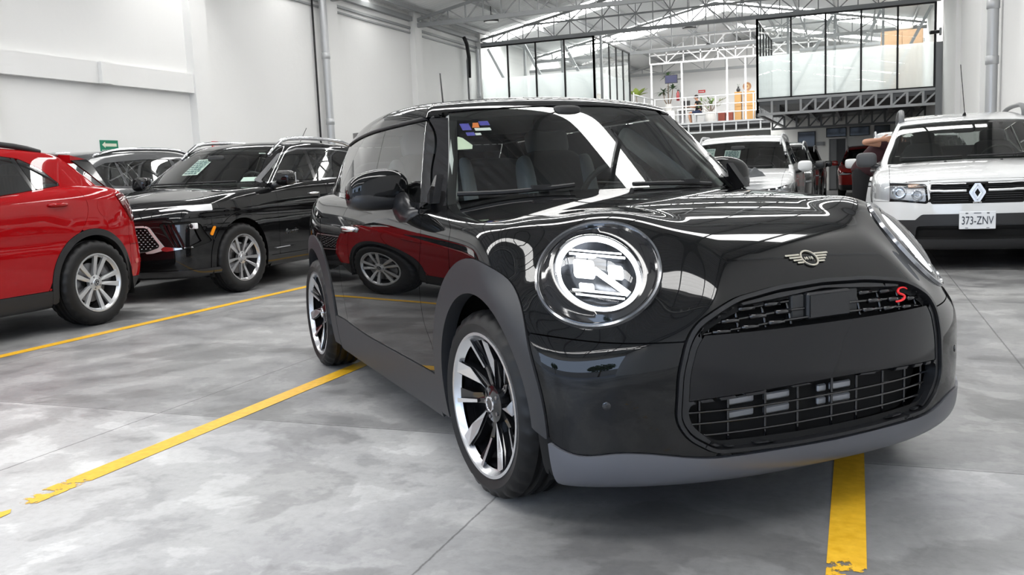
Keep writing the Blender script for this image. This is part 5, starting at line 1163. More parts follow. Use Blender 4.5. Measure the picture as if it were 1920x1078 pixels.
def car_dark():
    wb = 2.66
    p = P_(wb=wb, W=([-3.5, -3.1, -2.7, -1.2, 0, .5, .8], [.76, .85, .88, .88, .88, .85, .78]), S=([.15, .3, .5, .75, .95, 1.08, 1.2], [-.05, -.02, -.008, 0, -.008, -.03, -.08]),
        H=([-3.5, -3, -2, -1, -.5, -.2, .2, .5, .8], [1.12, 1.14, 1.13, 1.10, 1.08, 1.06, 1.02, .97, .86]), N=([.1, .3, .5, .7, .85, 1.0], [.78, .88, .90, .89, .82, .55]), T=([.15, .3, .6, .9, 1.2], [-3.3, -3.44, -3.45, -3.38, -3.2]), sw=(.30, 2.4), tw=.18,
        house=dict(z=1.08, y=.82, m=.42, ws=(-.30, 1.75, .34), tail=(-3.35, .95, .25), tp=.06, tx=-1.9), R=([-3.4, -3.0, -2.4, -1.8, -1.3, -.9], [1.42, 1.50, 1.56, 1.575, 1.55, 1.46]),
        paint=GREYP, arch=(.385, .395, .345, .43, .44), sill=.32, doors=(c_(-.60), c_(-1.55), pch([.3, .5, .7, .9, 1.2], [-2.12, -2.2, -2.36, -2.46, -2.40])), split=([0, .95], [.70, .72]), wedge=([.95, 1.08, 1.3, 1.45], [.74, .71, .60, .53]), wstop=1.48,
        dlo=[(-.55, 1.10), (-1.05, 1.38), (-1.4, 1.44), (-2.0, 1.445), (-2.6, 1.40), (-2.95, 1.28), (-2.6, 1.14), (-1.6, 1.11)], pillars=(-1.5, -2.40), rearwin=(.58, 1.14, 1.40), pillarm=GREYP,
        mirror=(-.66, .89, 1.12), handles=(-1.40, -2.28, .95), rails=(-.85, -2.7, .60, CHROME), railh=.03, ww=.89, tailz=.68, wheel=(.345, .22, .23, rim_multi(5, [([(.05, -20), (.12, -14), (.222, -16), (.222, 16), (.12, 14), (.05, 20)], 0, 0)], ALLOY), 36), step=.04)
    p.update(PARAMS_DARK)
    return build_car(p, 'suv_car', 'dark grey car by the left wall, between the red car and the black one', *POSE_DARK)[0]
PARAMS_DARK = {}; POSE_DARK = ((-8.75, 10.6, 0), radians(90))
def car_duster():
    wb = 2.67
    lamp = yz([(.425, .815), (.72, .835), (.90, .83), (.90, .69), (.70, .662), (.405, .632)], .03)
    gr = yz([(-.40, .825), (.40, .825), (.385, .63), (-.385, .63)], .02)
    p = P_(wb=wb, W=([-3.5, -3.1, -2.7, -1.2, 0, .4, .8], [.80, .87, .895, .89, .895, .885, .80]), S=([.15, .3, .5, .75, .95, 1.05, 1.2], [-.04, -.015, -.005, 0, -.012, -.03, -.08]),
        H=([-3.5, -3, -2, -1, -.5, -.2, .2, .5, .7, .85], [1.06, 1.08, 1.08, 1.06, 1.045, 1.03, 1.0, .95, .89, .80]), N=([.1, .2, .3, .45, .55, .7, .82, .9, 1.0], [.74, .80, .825, .83, .825, .815, .79, .70, .45]), T=([.15, .3, .6, .9, 1.2], [-3.35, -3.48, -3.5, -3.43, -3.25]), sw=(.27, 2.5), tw=.15, crown=.06,
        house=dict(z=1.04, y=.815, m=.40, ws=(-.22, 1.32, .22), tail=(-3.40, .5, .2), tp=.03, tx=-1.9, cr=.06), R=([-3.4, -3.0, -2.4, -1.7, -1.2, -.8, -.5], [1.47, 1.52, 1.555, 1.56, 1.525, 1.45, 1.35]),
        paint=WHITEP, clad=BLKPL, arch=(.395, .40, .345, .45, .455), sill=.32, zb=.20, low=.48, doors=(c_(-.58), c_(-1.55), pch([.3, .5, .7, .9, 1.2], [-2.12, -2.2, -2.36, -2.46, -2.40])), split=([0, .45, .95], [.645, .655, .66]),
        wedge=([.95, 1.04, 1.2, 1.36, 1.45], [.75, .745, .69, .64, .60]), wstop=1.445, hoodw=.74, dlo=[(-.42, 1.05), (-.95, 1.36), (-1.4, 1.43), (-2.0, 1.435), (-2.9, 1.38), (-3.0, 1.25), (-2.5, 1.10), (-1.6, 1.07)], pillars=(-1.5, -2.40), rearwin=(.62, 1.1, 1.38), wsglass=glassy('clear_screen', (.80, .85, .82), 0, 1.5), glass=glassy('side_glass', (.55, .60, .58), 0, 1.5),
        mirror=(-.52, .875, 1.065), mirrorm=mat('grey_mirror_plastic', (.055, .058, .062), .5), handles=(-1.40, -2.28, .93), handlem=BLKPL, rails=None, ww=.905, tailz=.68, seatm=DARKSEAT, headlining=False,
        wheel=(.345, .215, .21, rim_multi(5, [([(.05, -20), (.12, -14), (.222, -16), (.222, 16), (.12, 14), (.05, 20)], 0, 0)], ALLOY), 48), step=.024,
        holes=[('grille_back', gr, VOID, .05), ('headlamp_bowl', lamp, LAMPG, .05), ('lower_intake', yz([(-.50, .42), (.50, .42), (.56, .30), (-.56, .30)], .03), VOID, .04)],
        feats=[('headlamp', lamp, CLEAR, .004, dict(both=True, thick=.0, label='clear twin-bulb headlamp')), ('bumper_guard', yz([(-.46, .535), (.46, .535), (.55, .45), (.60, .36), (.60, .26), (.52, .24), (.50, .42), (0, .44), (-.50, .42), (-.52, .24), (-.6, .26), (-.60, .36), (-.55, .45)], .02), BLKPL, .018, dict(thick=.04)),
               ('bonnet_seam', lambda Q: np.maximum.reduce([np.abs(Q[:, 2]-.848+.03*Q[:, 1]**2)-.006, np.abs(Q[:, 1])-.66, .4-Q[:, 0]]), mat('seam_grey', (.10, .10, .10), .6), .002, dict(thick=.003))])
    root, S, R, Hs, body, house = build_car(p, 'suv_car', 'white sport utility facing the camera with a diamond badge and licence plate', (1.05-.004, 9.17+.83, 0), radians(-91))
    X = lambda y, z: hit(body, (1.3, y, z), (-1, 0, 0))[0]
    for sy in (-1, 1):
        for y, z, r in ((.655, .742, .062), (.50, .715, .050)):
            x = X(y, z)-.035; q = MB().lathe([(r, .012), (r-.008, .014), (r-.014, 0), (.018, -.03), (0, -.03)], 28, 'x', (x, sy*y, z)).build('lamp_reflector', CHROME, root, ang=50); MB().ball((x-.012, sy*y, z), .016, 12, 8).build('bulb', CLEAR, q, smooth=True)
        MB().box((X(.52, .80)-.03, sy*.44, .785), (X(.52, .80)-.015, sy*.58, .815), ch=.004).build('turn_lens', mat('turn_amber', (.75, .52, .38), .2), root)
    # chrome grille bars, louvres
    for z0, z1, y0, y1 in ((.735, .758, .09, .395), (.806, .818, .09, .39)):
        for sy in (-1, 1):
            ys = np.linspace(y0, y1, 9); MB().tube([(X(y, (z0+z1)/2)+.006, sy*y, (z0+z1)/2+.004*(y > .3)) for y in ys], (z1-z0)*.55, 6, flat=1).build('grille_bar', SATCHR, root, smooth=True)
    for sy in (-1, 1): MB().tube([(X(.392, .735)+.006, sy*.392, .735), (X(.397, .775)+.006, sy*.397, .775), (X(.39, .81)+.006, sy*.39, .81)], .010, 6).build('grille_bar', SATCHR, root, smooth=True)
    for z in (.655, .675, .695, .715, .775, .790): 
        for sy in (-1, 1): MB().bar((X(.07, z)-.02, sy*.07, z), (X(.37, z)-.02, sy*.38, z), .012, .005).build('grille_louvre', mat('louvre_dark', (.03, .03, .032), .4), root)
    # diamond badge
    x = X(0, .727)+.012; ou = [(0, .080), (.062, 0), (0, -.080), (-.062, 0)]; b = MB(); ou = [(-.022, .085), (.022, .085), (.068, .01), (.068, -.005), (.022, -.085), (-.022, -.085), (-.068, -.005), (-.068, .01)]
    b.prism(ou, lambda u, v, d: (x-.03+d, u, .727+v), .03); bd = b.build('badge', CHROME, root)
    b = MB()
    for a, c in (((0, .072), (.042, 0)), ((.042, 0), (0, -.072)), ((0, -.072), (-.042, 0)), ((-.042, 0), (0, .072))): b.bar((x+.004, a[0], .727+a[1]), (x+.004, c[0], .727+c[1]), .016, .016, (1, 0, 0))
    b.build('diamond', mat('badge_silver', (.75, .76, .78), .18, 1), bd); MB().prism([(0, .038), (.022, 0), (0, -.038), (-.022, 0)], lambda u, v, d: (x+.002+d, u, .727+v), .003).build('diamond_core', VOID, bd)
    txt('DUSTER', (X(0, .64)+.012, 0, .638), .020, (radians(90), 0, radians(90)), mat('sign_white', (.85, .86, .84), .5), root, 'badge_lettering')
    # licence plate
    x = X(0, .47)+.03; pl = MB().box((x-.01, -.15, .394), (x, .15, .556), ch=.004).build('licence_plate', mat('plate_white', (.74, .76, .78), .35), root)
    INK = mat('plate_ink', (.03, .035, .05), .5); txt('373-ZNV', (x+.002, 0, .470), .098, (radians(90), 0, radians(90)), INK, pl, 'plate_number').scale = (.70, 1.08, 1)
    for y in (-.087, .087): 
        MB().box((x, y-.012, .403), (x+.002, y+.012, .408)).build('plate_slot', INK, pl); MB().sup((x+.001, y, .540), (.002, .013, .006), .8, 10, 6).build('plate_bolt', mat('bolt_dark', (.10, .11, .12), .4), pl)
    MB().box((x, -.03, .538), (x+.002, .03, .544)).build('plate_heading', INK, pl)
    # roof rails: thick grey hoops
    for sy in (-1, 1):
        L = []
        for x_, o in ((-.98, -.02), (-1.0, .05), (-1.12, .085), (-1.4, .09), (-2.2, .09), (-2.7, .07), (-2.85, -.02)):
            q = hit(house, (x_, sy*.60, 2.0), (0, 0, -1), 1.2, 200); L.append(q+[0, 0, o])
        MB().tube(spline(L, 4), .030, 10, flat=.8).build('roof_rail', mat('rail_grey', (.13, .135, .14), .45), root, smooth=True)
    MB().tube([(-1.05, .03, 1.50), (-1.0, .03, 1.53)], [.022, .010], 8).build('aerial_base', RUBBER, root, smooth=True); MB().tube([(-1.0, .03, 1.52), (-1.12, -.01, 2.06)], .004, 6).build('aerial', RUBBER, root)
    hw = lambda y, z: hit(house, (1., y, z), (-1, 0, 0), 3)+[-.015, 0, -.006]
    MB().add([hw(-.56, 1.355), hw(-.45, 1.36), hw(-.45, 1.385), hw(-.56, 1.38)], [(0, 1, 2, 3)]).build('sticker', mat('sticker_blue', (.12, .28, .52), .5), root)
    MB().add([hw(-.60, 1.305), hw(-.49, 1.31), hw(-.51, 1.335), hw(-.55, 1.34)], [(0, 1, 2, 3)]).build('sticker', wh_(), root)
    for y in (-.22, .28): MB().sup((X(y, .9)*0+.02, y, 1.017), (.012, .014, .007), .8, 10, 6).build('washer_jet', RUBBER, root)
    return root
def car_white_suv(name, label, loc, rz, paint=WHITEP, full=True, grp=None, **kw):
    wb = 2.61
    lamp = yz([(.46, .715), (.70, .735), (1.0, .83), (1.0, .70), (.86, .655), (.55, .66)], .02)
    p = P_(wb=wb, W=([-3.5, -3.1, -2.7, -1.2, 0, .4, .8], [.78, .86, .90, .90, .91, .89, .80]), S=([.15, .3, .5, .75, .92, 1.02, 1.15], [-.04, -.015, -.005, 0, -.012, -.035, -.08]),
        H=([-3.5, -3, -2, -1, -.5, -.2, .2, .5, .7, .9], [1.06, 1.08, 1.08, 1.05, 1.03, 1.005, .95, .89, .83, .74]), N=([.1, .25, .4, .55, .68, .76, .85, .95], [.78, .86, .885, .88, .86, .82, .70, .40]), T=([.15, .3, .6, .9, 1.2], [-3.3, -3.42, -3.45, -3.38, -3.2]), sw=(.30, 2.4), tw=.15, crown=.05,
        house=dict(z=1.02, y=.845, m=.42, ws=(-.28, 1.6, .30), tail=(-3.35, .8, .2), tp=.05, tx=-1.9, cr=.06), R=([-3.4, -3.0, -2.4, -1.7, -1.2, -.8], [1.40, 1.48, 1.54, 1.555, 1.52, 1.42]),
        paint=paint, clad=BLKPL, arch=(.385, .395, .345, .44, .45), sill=.32, zb=.20, low=.36, doors=(c_(-.58), c_(-1.55), pch([.3, .5, .7, .9, 1.2], [-2.12, -2.2, -2.36, -2.46, -2.40])), split=([0, .45, .95], [.66, .68, .72]),
        wedge=([.95, 1.02, 1.2, 1.36, 1.45], [.80, .785, .71, .66, .62]), wstop=1.44, hoodw=.76, dlo=[(-.48, 1.05), (-.98, 1.34), (-1.4, 1.42), (-2.0, 1.425), (-2.9, 1.37), (-3.0, 1.25), (-2.5, 1.10), (-1.6, 1.07)], pillars=(-1.5, -2.40), rearwin=(.62, 1.1, 1.38), wsglass=glassy('dim_screen', (.62, .66, .65), 0, 1.5),
        mirror=(-.56, .93, 1.02), handles=(-1.40, -2.28, .93), rails=(-.95, -2.7, .63, PIPEM), railh=.04, ww=.905, tailz=.68, wheel=(.345, .22, .22, rim_multi(5, [([(.05, -20), (.12, -14), (.222, -16), (.222, 16), (.12, 14), (.05, 20)], 0, 0)], ALLOY), 32), step=.034 if full else .05,
        holes=[('headlamp_bowl', lamp, LAMPG, .03), ('grille_back', yz([(-.46, .64), (.46, .64), (.50, .50), (-.50, .50)], .02), VOID, .03)],
        feats=[('headlamp', lamp, CLEAR, .003, dict(both=True, thick=0)), ('lamp_brow', yz([(.44, .705), (.72, .735), (1.0, .835), (1.0, .815), (.72, .715), (.46, .69)], .005), GLOSSB, .006, dict(both=True, thick=.01))])
    p.update(kw)
    root, S, R, Hs, body, house = build_car(p, name, label, loc, rz, grp)
    if full:
        X = lambda y, z: hit(body, (1.3, y, z), (-1, 0, 0))[0]
        for sy in (-1, 1):
            for y in (.60, .70, .80): MB().ball((X(y, .70)-.02, sy*y, .70+.03*(y-.6)/.1*.5), .026, 12, 8).build('lamp_lens', CHROME, root, smooth=True)
        hw = lambda y, z: hit(house, (1., y, z), (-1, 0, 0), 3)+[-.02, 0, -.01]
        ink = mat('print_ink', (.12, .20, .22), .8)
        for y0, y1, z0, z1, lab in ((-.62, -.36, 1.10, 1.36, 'white printed sheet at the side of the screen'), (-.20, .045, 1.19, 1.325, 'pale green printed sheet in the middle of the screen'), (-.16, .01, 1.145, 1.165, None)):
            o = MB().add([hw(y0, z0), hw(y1, z0), hw(y1, z1), hw(y0, z1)], [(0, 1, 2, 3)]).build('paper_sheet', PAPER, root)
            if lab: o['label'] = lab; lines_on(o, lambda u, v: hw(u, v)+[.006, 0, .003], np.linspace(z1-.03, z0+.02, 5), y0+.02, y1-.02, ink)
    return root
def build_cars():
    car_red(); car_black_suv(); car_dark(); car_duster()
    car_white_suv('suv_car', 'white sport utility with papers behind its screen, parked beyond the black hatchback', (-1.75, 13.75, 0), radians(-90))
# ================================================================ PEOPLE, PLANTS AND SMALL THINGS
def skin(name, chains, m, parent=None, sub=2):
    """one continuous limb tree grown with a skin modifier; chains of (point, radius); equal points are joined"""
    V = []; R = []; E = []; idx = {}
    def vid(p, r):
        k = tuple(round(c, 4) for c in p)
        if k not in idx: idx[k] = len(V); V.append(p); R.append(r)
        return idx[k]
    for ch in chains:
        prev = None
        for p, r in ch:
            i = vid(p, r)
            if prev is not None and i != prev: E.append((prev, i))
            prev = i
    me = bpy.data.meshes.new('t'); me.from_pydata(V, E, []); o = bpy.data.objects.new('t', me); COL.objects.link(o)
    o.modifiers.new('s', 'SKIN'); 
    for i, r in enumerate(R): d = me.skin_vertices[0].data[i]; d.radius = (r, r) if not isinstance(r, tuple) else r; d.use_root = i == 0
    s = o.modifiers.new('u', 'SUBSURF'); s.levels = s.render_levels = sub
    dg = bpy.context.evaluated_depsgraph_get(); m2 = bpy.data.meshes.new_from_object(o.evaluated_get(dg)); bpy.data.objects.remove(o)
    m2.materials.clear(); m2.materials.append(m); m2.polygons.foreach_set('use_smooth', [True]*len(m2.polygons)); m2.name = name
    r = bpy.data.objects.new(name, m2); COL.objects.link(r)
    if parent: r.parent = parent
    return r
def hand(w, d, side, up):
    """palm and five fingers leaving wrist w towards d; side = thumb side"""
    w, d, s, u = Vector(w), Vector(d).normalized(), Vector(side).normalized(), Vector(up).normalized(); pm = w+d*.085; out = [[(tuple(w), .024), (tuple(w+d*.045), .036), (tuple(pm), .034)]]
    for k, L in zip((-1.5, -.5, .5, 1.5), (.060, .078, .084, .074)):
        b = pm+s*k*.019; out.append([(tuple(pm), .034), (tuple(b+d*.02), .0095), (tuple(b+d*(.02+L*.5)-u*.008), .009), (tuple(b+d*(.02+L*.9)-u*.026), .0075)])
    t = w+d*.035+s*.03; out.append([(tuple(w+d*.045), .036), (tuple(t+s*.012), .011), (tuple(t+d*.035+s*.025-u*.01), .010), (tuple(t+d*.06+s*.028-u*.018), .008)])
    return out
SKINM = mat('skin_tone', (.42, .22, .14), .5); HAIRM = mat('dark_hair', (.02, .013, .010), .6); CLOTHB = mat('black_cloth', (.006, .006, .007), .9); JEANS = mat('navy_cloth', (.02, .03, .07), .85); SHOEM = mat('shoe_dark', (.02, .02, .022), .5)
def head_bits(o, c, f, r=.10):
    """eyes, ears and hair around a head at c facing f"""
    c, f = Vector(c), Vector(f).normalized(); s = f.cross(Vector((0, 0, 1))).normalized(); u = s.cross(f)
    b = MB(); 
    for q in (-1, 1): b.ball(c+f*.088+s*q*.034+u*.01, .012, 8, 6)
    b.build('eyes', mat('eye_dark', (.02, .015, .012), .3), o, smooth=True)
    b = MB()
    for q in (-1, 1): b.ball(c+s*q*.088-f*.005, (.02, .02, .032), 8, 6)
    b.build('ears', SKINM, o, smooth=True); MB().add([c+f*.088+u*.012, c+f*.118-u*.022, c+f*.09-u*.03+s*.016, c+f*.09-u*.03-s*.016], [(0, 2, 1), (0, 1, 3), (1, 2, 3)]).build('nose', SKINM, o)
    b = MB(); b.ball(c-f*.012+u*.035, (.096, .096, .092), 14, 10); h = b.build('hair', HAIRM, o, smooth=True)
    bm = bmesh.new(); bm.from_mesh(h.data); bmesh.ops.delete(bm, geom=[v for v in bm.verts if (v.co-c).dot(f) > .045 and (v.co-c).dot(u) < .06 or (v.co-c).dot(u) < -.045], context='VERTS'); bm.to_mesh(h.data); bm.free()
def seated_person():
    t = thing('person', 'person in a black shirt and dark blue shorts sitting at the gallery desk', 'person', (-6.22, 38.62, 2.9))
    hip = (.0, 0, .50); ch = (-.06, 0, .82); nk = (-.10, 0, .98); hd = (-.14, 0, 1.10)
    C_ = [[(hip, .13), ((-.02, 0, .62), .125), (ch, .135), ((-.085, 0, .92), .085), (nk, .052), ((-.12, 0, 1.03), .058), (hd, .092), ((-.145, 0, 1.16), .085)]]
    for s in (-1, 1):
        C_ += [[(hip, .13), ((-.02, s*.09, .49), .09), ((-.42, s*.11, .47), .062), ((-.40, s*.11, .26), .052), ((-.36, s*.11, .07), .034), ((-.42, s*.11, .035), .034), ((-.52, s*.11, .025), .026)]]
        C_ += [[((-.085, 0, .92), .085), ((-.09, s*.17, .90), .052), ((-.18, s*.21, .70), .040), ((-.40, s*.13, .74), .032), ((-.44, s*.12, .75), .024)]]+hand((-.44, s*.12, .75), (-1, 0, -.05), (0, -s, 0), (0, 0, 1))
    b = skin('body', C_, SKINM, t); head_bits(b, hd, (-1, -.1, -.05))
    skin('shirt', [[((.0, 0, .52), .15), ((-.02, 0, .62), .148), (ch, .155), ((-.085, 0, .925), .10)]]+[[((-.085, 0, .925), .10), ((-.09, s*.17, .90), .068), ((-.14, s*.19, .79), .058)] for s in (-1, 1)], CLOTHB, b)
    skin('shorts', [[((.01, 0, .52), .15), (hip, .15)]]+[[(hip, .15), ((-.02, s*.09, .49), .108), ((-.34, s*.105, .475), .085)] for s in (-1, 1)], JEANS, b)
    for s in (-1, 1): MB().sup((-.44, s*.11, .035), (.12, .045, .035), .6, 14, 8).build('shoe', SHOEM, b, smooth=True)
    c = thing('office_chair', 'low white chair under the person at the gallery desk', 'chair', (-6.2, 38.62, 2.9)); MB().box((-.2, -.2, .36), (.22, .2, .40), ch=.01).build('seat', wh_(), c); MB().box((.19, -.2, .42), (.23, .2, .75), ch=.01).build('backrest', wh_(), c)
    for x in (-.17, .19):
        for y in (-.17, .17): MB().box((x-.015, y-.015, 0), (x+.015, y+.015, .36)).build('leg', PIPEM, c)
def leaning_person():
    t = thing('person', 'person in black clothes bending over beside the white car, forearm resting at roof height', 'person', (.05, 13.9, 0))
    hip = (.0, 0, .90); sh = (.33, .0, 1.30); hd = (.50, .03, 1.36)
    C_ = [[(hip, .135), ((.10, 0, 1.03), .125), ((.23, 0, 1.19), .14), (sh, .10), ((.40, .01, 1.34), .055), (hd, .095), ((.555, .03, 1.38), .085)]]
    for s in (-1, 1):
        C_ += [[(hip, .135), ((.0, s*.09, .86), .095), ((-.02, s*.12, .47), .062), ((.02, s*.13, .09), .040), ((.06, s*.13, .04), .038), ((.17, s*.14, .03), .03)]]
    for s in (-1, 1):
        el = (.02, -.24, 1.32) if s < 0 else (.52, .26, 1.14); wr = (.26, -.30, 1.34) if s < 0 else (.70, .10, 1.08)
        C_ += [[(sh, .10), ((.31, s*.18, 1.28), .058), (el, .046), (wr, .028)]]+hand(wr, (Vector(wr)-Vector(el)), (0, 0, 1), (0, s, 0))
    b = skin('body', C_, SKINM, t); head_bits(b, hd, (.9, 0, -.3))
    skin('shirt', [[((.0, 0, .84), .17), ((.02, 0, .92), .185), ((.10, 0, 1.03), .16), ((.23, 0, 1.19), .158), (sh, .12)]]+[[(sh, .12), ((.31, s*.18, 1.28), .074), ((.22, -.20, 1.29) if s < 0 else (.37, .23, 1.21), .064)] for s in (-1, 1)], mat('dark_red_shirt', (.03, .007, .010), .85), b)
    skin('trousers', [[((.04, 0, .97), .165), (hip, .18)]]+[[(hip, .175), ((.0, s*.09, .84), .125), ((-.02, s*.12, .47), .095), ((.02, s*.13, .08), .062)] for s in (-1, 1)], CLOTHB, b)
    for s in (-1, 1): MB().sup((.09, s*.135, .045), (.13, .05, .045), .6, 14, 8).build('shoe', SHOEM, b, smooth=True)
def pot(t, r, h, m): MB().lathe([(0, 0), (r*.72, 0), (r, h), (r*.92, h), (r*.88, h-.04), (0, h-.04)], 20).build('pot', m, t, ang=40)
def leaf(b, base, tip, w, droop, mi=0, n=4):
    base, tip = Vector(base), Vector(tip); d = tip-base; s = d.cross(Vector((0, 0, 1)));
    if s.length < 1e-4: s = Vector((1, 0, 0))
    s.normalize(); V = []; F = []
    for i in range(n+1):
        k = i/n; c = base+d*k-Vector((0, 0, droop*k*k)); q = w*sin(pi*min(.97, k*.9+.08)); V += [c-s*q, c+Vector((0, 0, -q*.25)), c+s*q]
    for i in range(n): F += [(i*3, i*3+1, i*3+4, i*3+3), (i*3+1, i*3+2, i*3+5, i*3+4)]
    b.add(V, F, mi)
def plant(name, label, loc, build):
    t = thing(name, label, 'plant', loc); build(t, random.Random(hash(label) % 1000 if False else len(label))); return t
GREEN = mat('leaf_green', (.13, .24, .05), .45); YGREEN = mat('leaf_lime', (.36, .46, .10), .45); DGREEN = mat('leaf_dark', (.05, .10, .04), .5); POTM = mat('pot_pale', (.55, .54, .52), .6); SOIL = mat('stem_brown', (.16, .10, .06), .8)
def gallery():
    Z = 2.9
    def broad(t, r):
        pot(t, .17, .32, POTM); MB().tube([(0, 0, .3), (.02, 0, .8), (-.02, 0, 1.35)], [.018, .016, .012], 6).build('stem', SOIL, t, smooth=True)
        for k in range(9):
            a = k*2.4; b = MB(); leaf(b, (0, 0, 1.30), (.50*cos(a), .40*sin(a), 1.62+.10*(k % 3)), .13, .18); b.build('leaf', YGREEN, t, smooth=True)
    plant('potted_plant', 'lime green broad-leaved plant beside the left office glass', (-8.85, 38.4, Z), broad)
    def drac(t, r):
        pot(t, .17, .30, POTM)
        for x, h in ((0, 1.45), (.15, .92), (-.17, .80)):
            MB().tube([(x*.3, 0, .26), (x, 0, h*.6), (x*1.2, .02, h)], [.022, .018, .014], 6).build('stem', SOIL, t, smooth=True); b = MB()
            for k in range(26): a = k*2.4; e = r.uniform(.1, 1.2); L = r.uniform(.32, .50); leaf(b, (x*1.2, .02, h), (x*1.2+L*cos(a)*cos(e), .02+L*sin(a)*cos(e), h+L*sin(e)), .028, .2)
            b.build('leaf_crown', GREEN if h > 1.5 else DGREEN, t, smooth=True)['kind'] = 'stuff'
    plant('dracaena', 'tall spiky dracaena in a pale pot standing on the low white cabinet', (-7.5, 38.45, Z+.60), drac)
    def spray(t, r):
        pot(t, .26, .45, POTM); b = MB(); st = MB()
        for k in range(22):
            a = r.uniform(0, 6.28); L = r.uniform(.35, .65); tip = (L*cos(a), L*.7*sin(a), .6+r.uniform(.05, .45)); st.tube([(0, 0, .4), (tip[0]*.5, tip[1]*.5, .4+(tip[2]-.4)*.7), tip], .006, 5)
            for q in range(3): leaf(b, tuple(c*.75+.25*d for c, d in zip(tip, (0, 0, .5))), (tip[0]+r.uniform(-.12, .12), tip[1]+r.uniform(-.1, .1), tip[2]+r.uniform(-.04, .12)), .03, .05)
        st.build('stem', SOIL, t); b.build('foliage', GREEN, t, smooth=True)['kind'] = 'stuff'
    plant('potted_plant', 'leafy plant in a square pale pot right of the seated person', (-5.68, 38.05, Z), spray)
    tk = thing('desk', 'pale office desk at the back of the gallery', 'desk', (-6.85, 38.75, Z)); MB().box((-.30, -.3, .60), (.48, .3, .64), ch=.008).build('desk_top', wh_(), tk)
    for x in (-.26, .44):
        for y in (-.26, .26): MB().box((x-.02, y-.02, 0), (x+.02, y+.02, .60)).build('leg', PIPEM, tk)
    MB().box((-.28, .10, .05), (.0, .27, .6)).build('drawer_unit', mat('desk_grey', (.35, .35, .36), .5), tk)
    m = thing('computer_monitor', 'dark flat monitor on the gallery desk facing the seated person', 'monitor', (-6.78, 38.65, Z+.64)); b = MB(); b.box((-.22, -.02, .06), (.16, .02, .36), ch=.006); b.build('screen', BLACKF, m); MB().box((-.05, -.05, 0), (.0, .05, .01)).box((-.04, -.01, 0), (-.01, .01, .1)).build('stand', BLACKF, m)
    tv = thing('wall_screen', 'small screen with a blue picture on a white post', 'screen', (-7.2, 37.62, 4.58)); MB().box((-.26, -.05, 0), (.26, 0, .34), ch=.008).build('bezel', BLACKF, tv); MB().box((-.24, -.054, .02), (.24, -.05, .32)).build('display', mat('display_blue', (.018, .02, .06), .3, emit=(.03, .035, .12), es=.1), tv); MB().bar((.26, -.02, .15), (.40, -.02, .15), .04).build('wall_bracket', BLACKF, tv)
    fe = thing('fire_extinguisher', 'red fire extinguisher on the gallery post', 'extinguisher', (-6.95, 37.68, 3.86)); MB().lathe([(0, 0), (.06, 0), (.065, .02), (.065, .30), (.03, .36), (.025, .40), (0, .40)], 18).build('cylinder', mat('extinguisher_red', (.22, .008, .012), .35), fe, ang=40); MB().box((-.03, -.015, .40), (.06, .015, .45)).build('valve', BLACKF, fe); MB().tube([(.05, 0, .42), (.10, 0, .30), (.09, 0, .12)], .012, 6).build('hose', RUBBER, fe, smooth=True)
    s = MB().box((-6.27, 43.96, 4.60), (-5.95, 44.0, 4.73)).build('safety_sign', mat('sign_red', (.62, .015, .02), .4)); s.location = (-.62, -1.47, -.10); tag(s, 'small red and white notice on the pale gallery wall', 'sign'); MB().box((-6.24, 43.955, 4.645), (-6.0, 43.96, 4.675)).build('notice_strip', wh_(), s)
    wd = mat('cabinet_wood', (.52, .29, .10), .5)
    for x0, x1, lab in ((-4.77, -4.50, 'narrow orange-brown wooden cabinet, the left of the pair'), (-4.40, -3.98, 'wider orange-brown wooden cabinet, the right of the pair')):
        c = thing('wooden_cabinet', lab, 'cabinet', (0, 38.6, Z)); MB().box((x0, 0, 0), (x1, .4, 1.22), ch=.006).build('body', wd, c)
        MB().box((x0+.012, -.02, .03), (x1-.012, -.002, .60), ch=.003).build('door', wd, c); d = MB().box((x0+.012, -.02, .62), (x1-.012, -.002, 1.19), ch=.003).build('door', wd, c); MB().ball((x1-.05, -.03, .8), .012, 8, 6).build('knob', PIPEM, d)
    v = thing('vase', 'small dark vase on the narrow wooden cabinet', 'vase', (-4.63, 38.75, Z+1.22)); MB().lathe([(0, 0), (.05, 0), (.085, .07), (.07, .13), (.03, .17), (.045, .22), (.035, .22), (0, .16)], 18).build('body', mat('vase_dark', (.03, .03, .032), .3), v, ang=50); b = MB(); [b.tube([(0, 0, .2), (.05*cos(a), .05*sin(a), .33)], .004, 5) for a in (0, 2, 4)]; b.build('twig', DGREEN, v)
    p = thing('wall_plate', 'round brown decorated plate standing on the wider cabinet', 'plate', (-4.27, 38.72, Z+1.24)); MB().lathe([(0, .01), (.10, .0), (.17, -.02), (.175, -.02), (.10, .02), (0, .025)], 26, 'y', (0, 0, .18)).build('dish', mat('plate_brown', (.30, .15, .07), .35), p, ang=50); MB().lathe([(.05, -.004), (.09, -.006), (.09, .004)], 26, 'y', (0, 0, .18)).build('painted_ring', mat('plate_gold', (.55, .38, .16), .4), p); MB().box((-.08, -.03, 0), (.08, .06, .02)).build('stand', wd, p)
    for x, lab in ((-5.30, 'dark red box on the gallery floor, left of the pair'), (-4.98, 'dark red box on the gallery floor, right of the pair')):
        c = thing('storage_box', lab, 'box', (x, 38.5, Z)); MB().box((-.14, 0, 0), (.14, .3, .36), ch=.006).build('body', mat('box_red', (.26, .06, .04), .6), c); MB().box((-.145, -.005, .36), (.145, .305, .40), ch=.004).build('lid', mat('box_red_lid', (.30, .08, .06), .6), c)
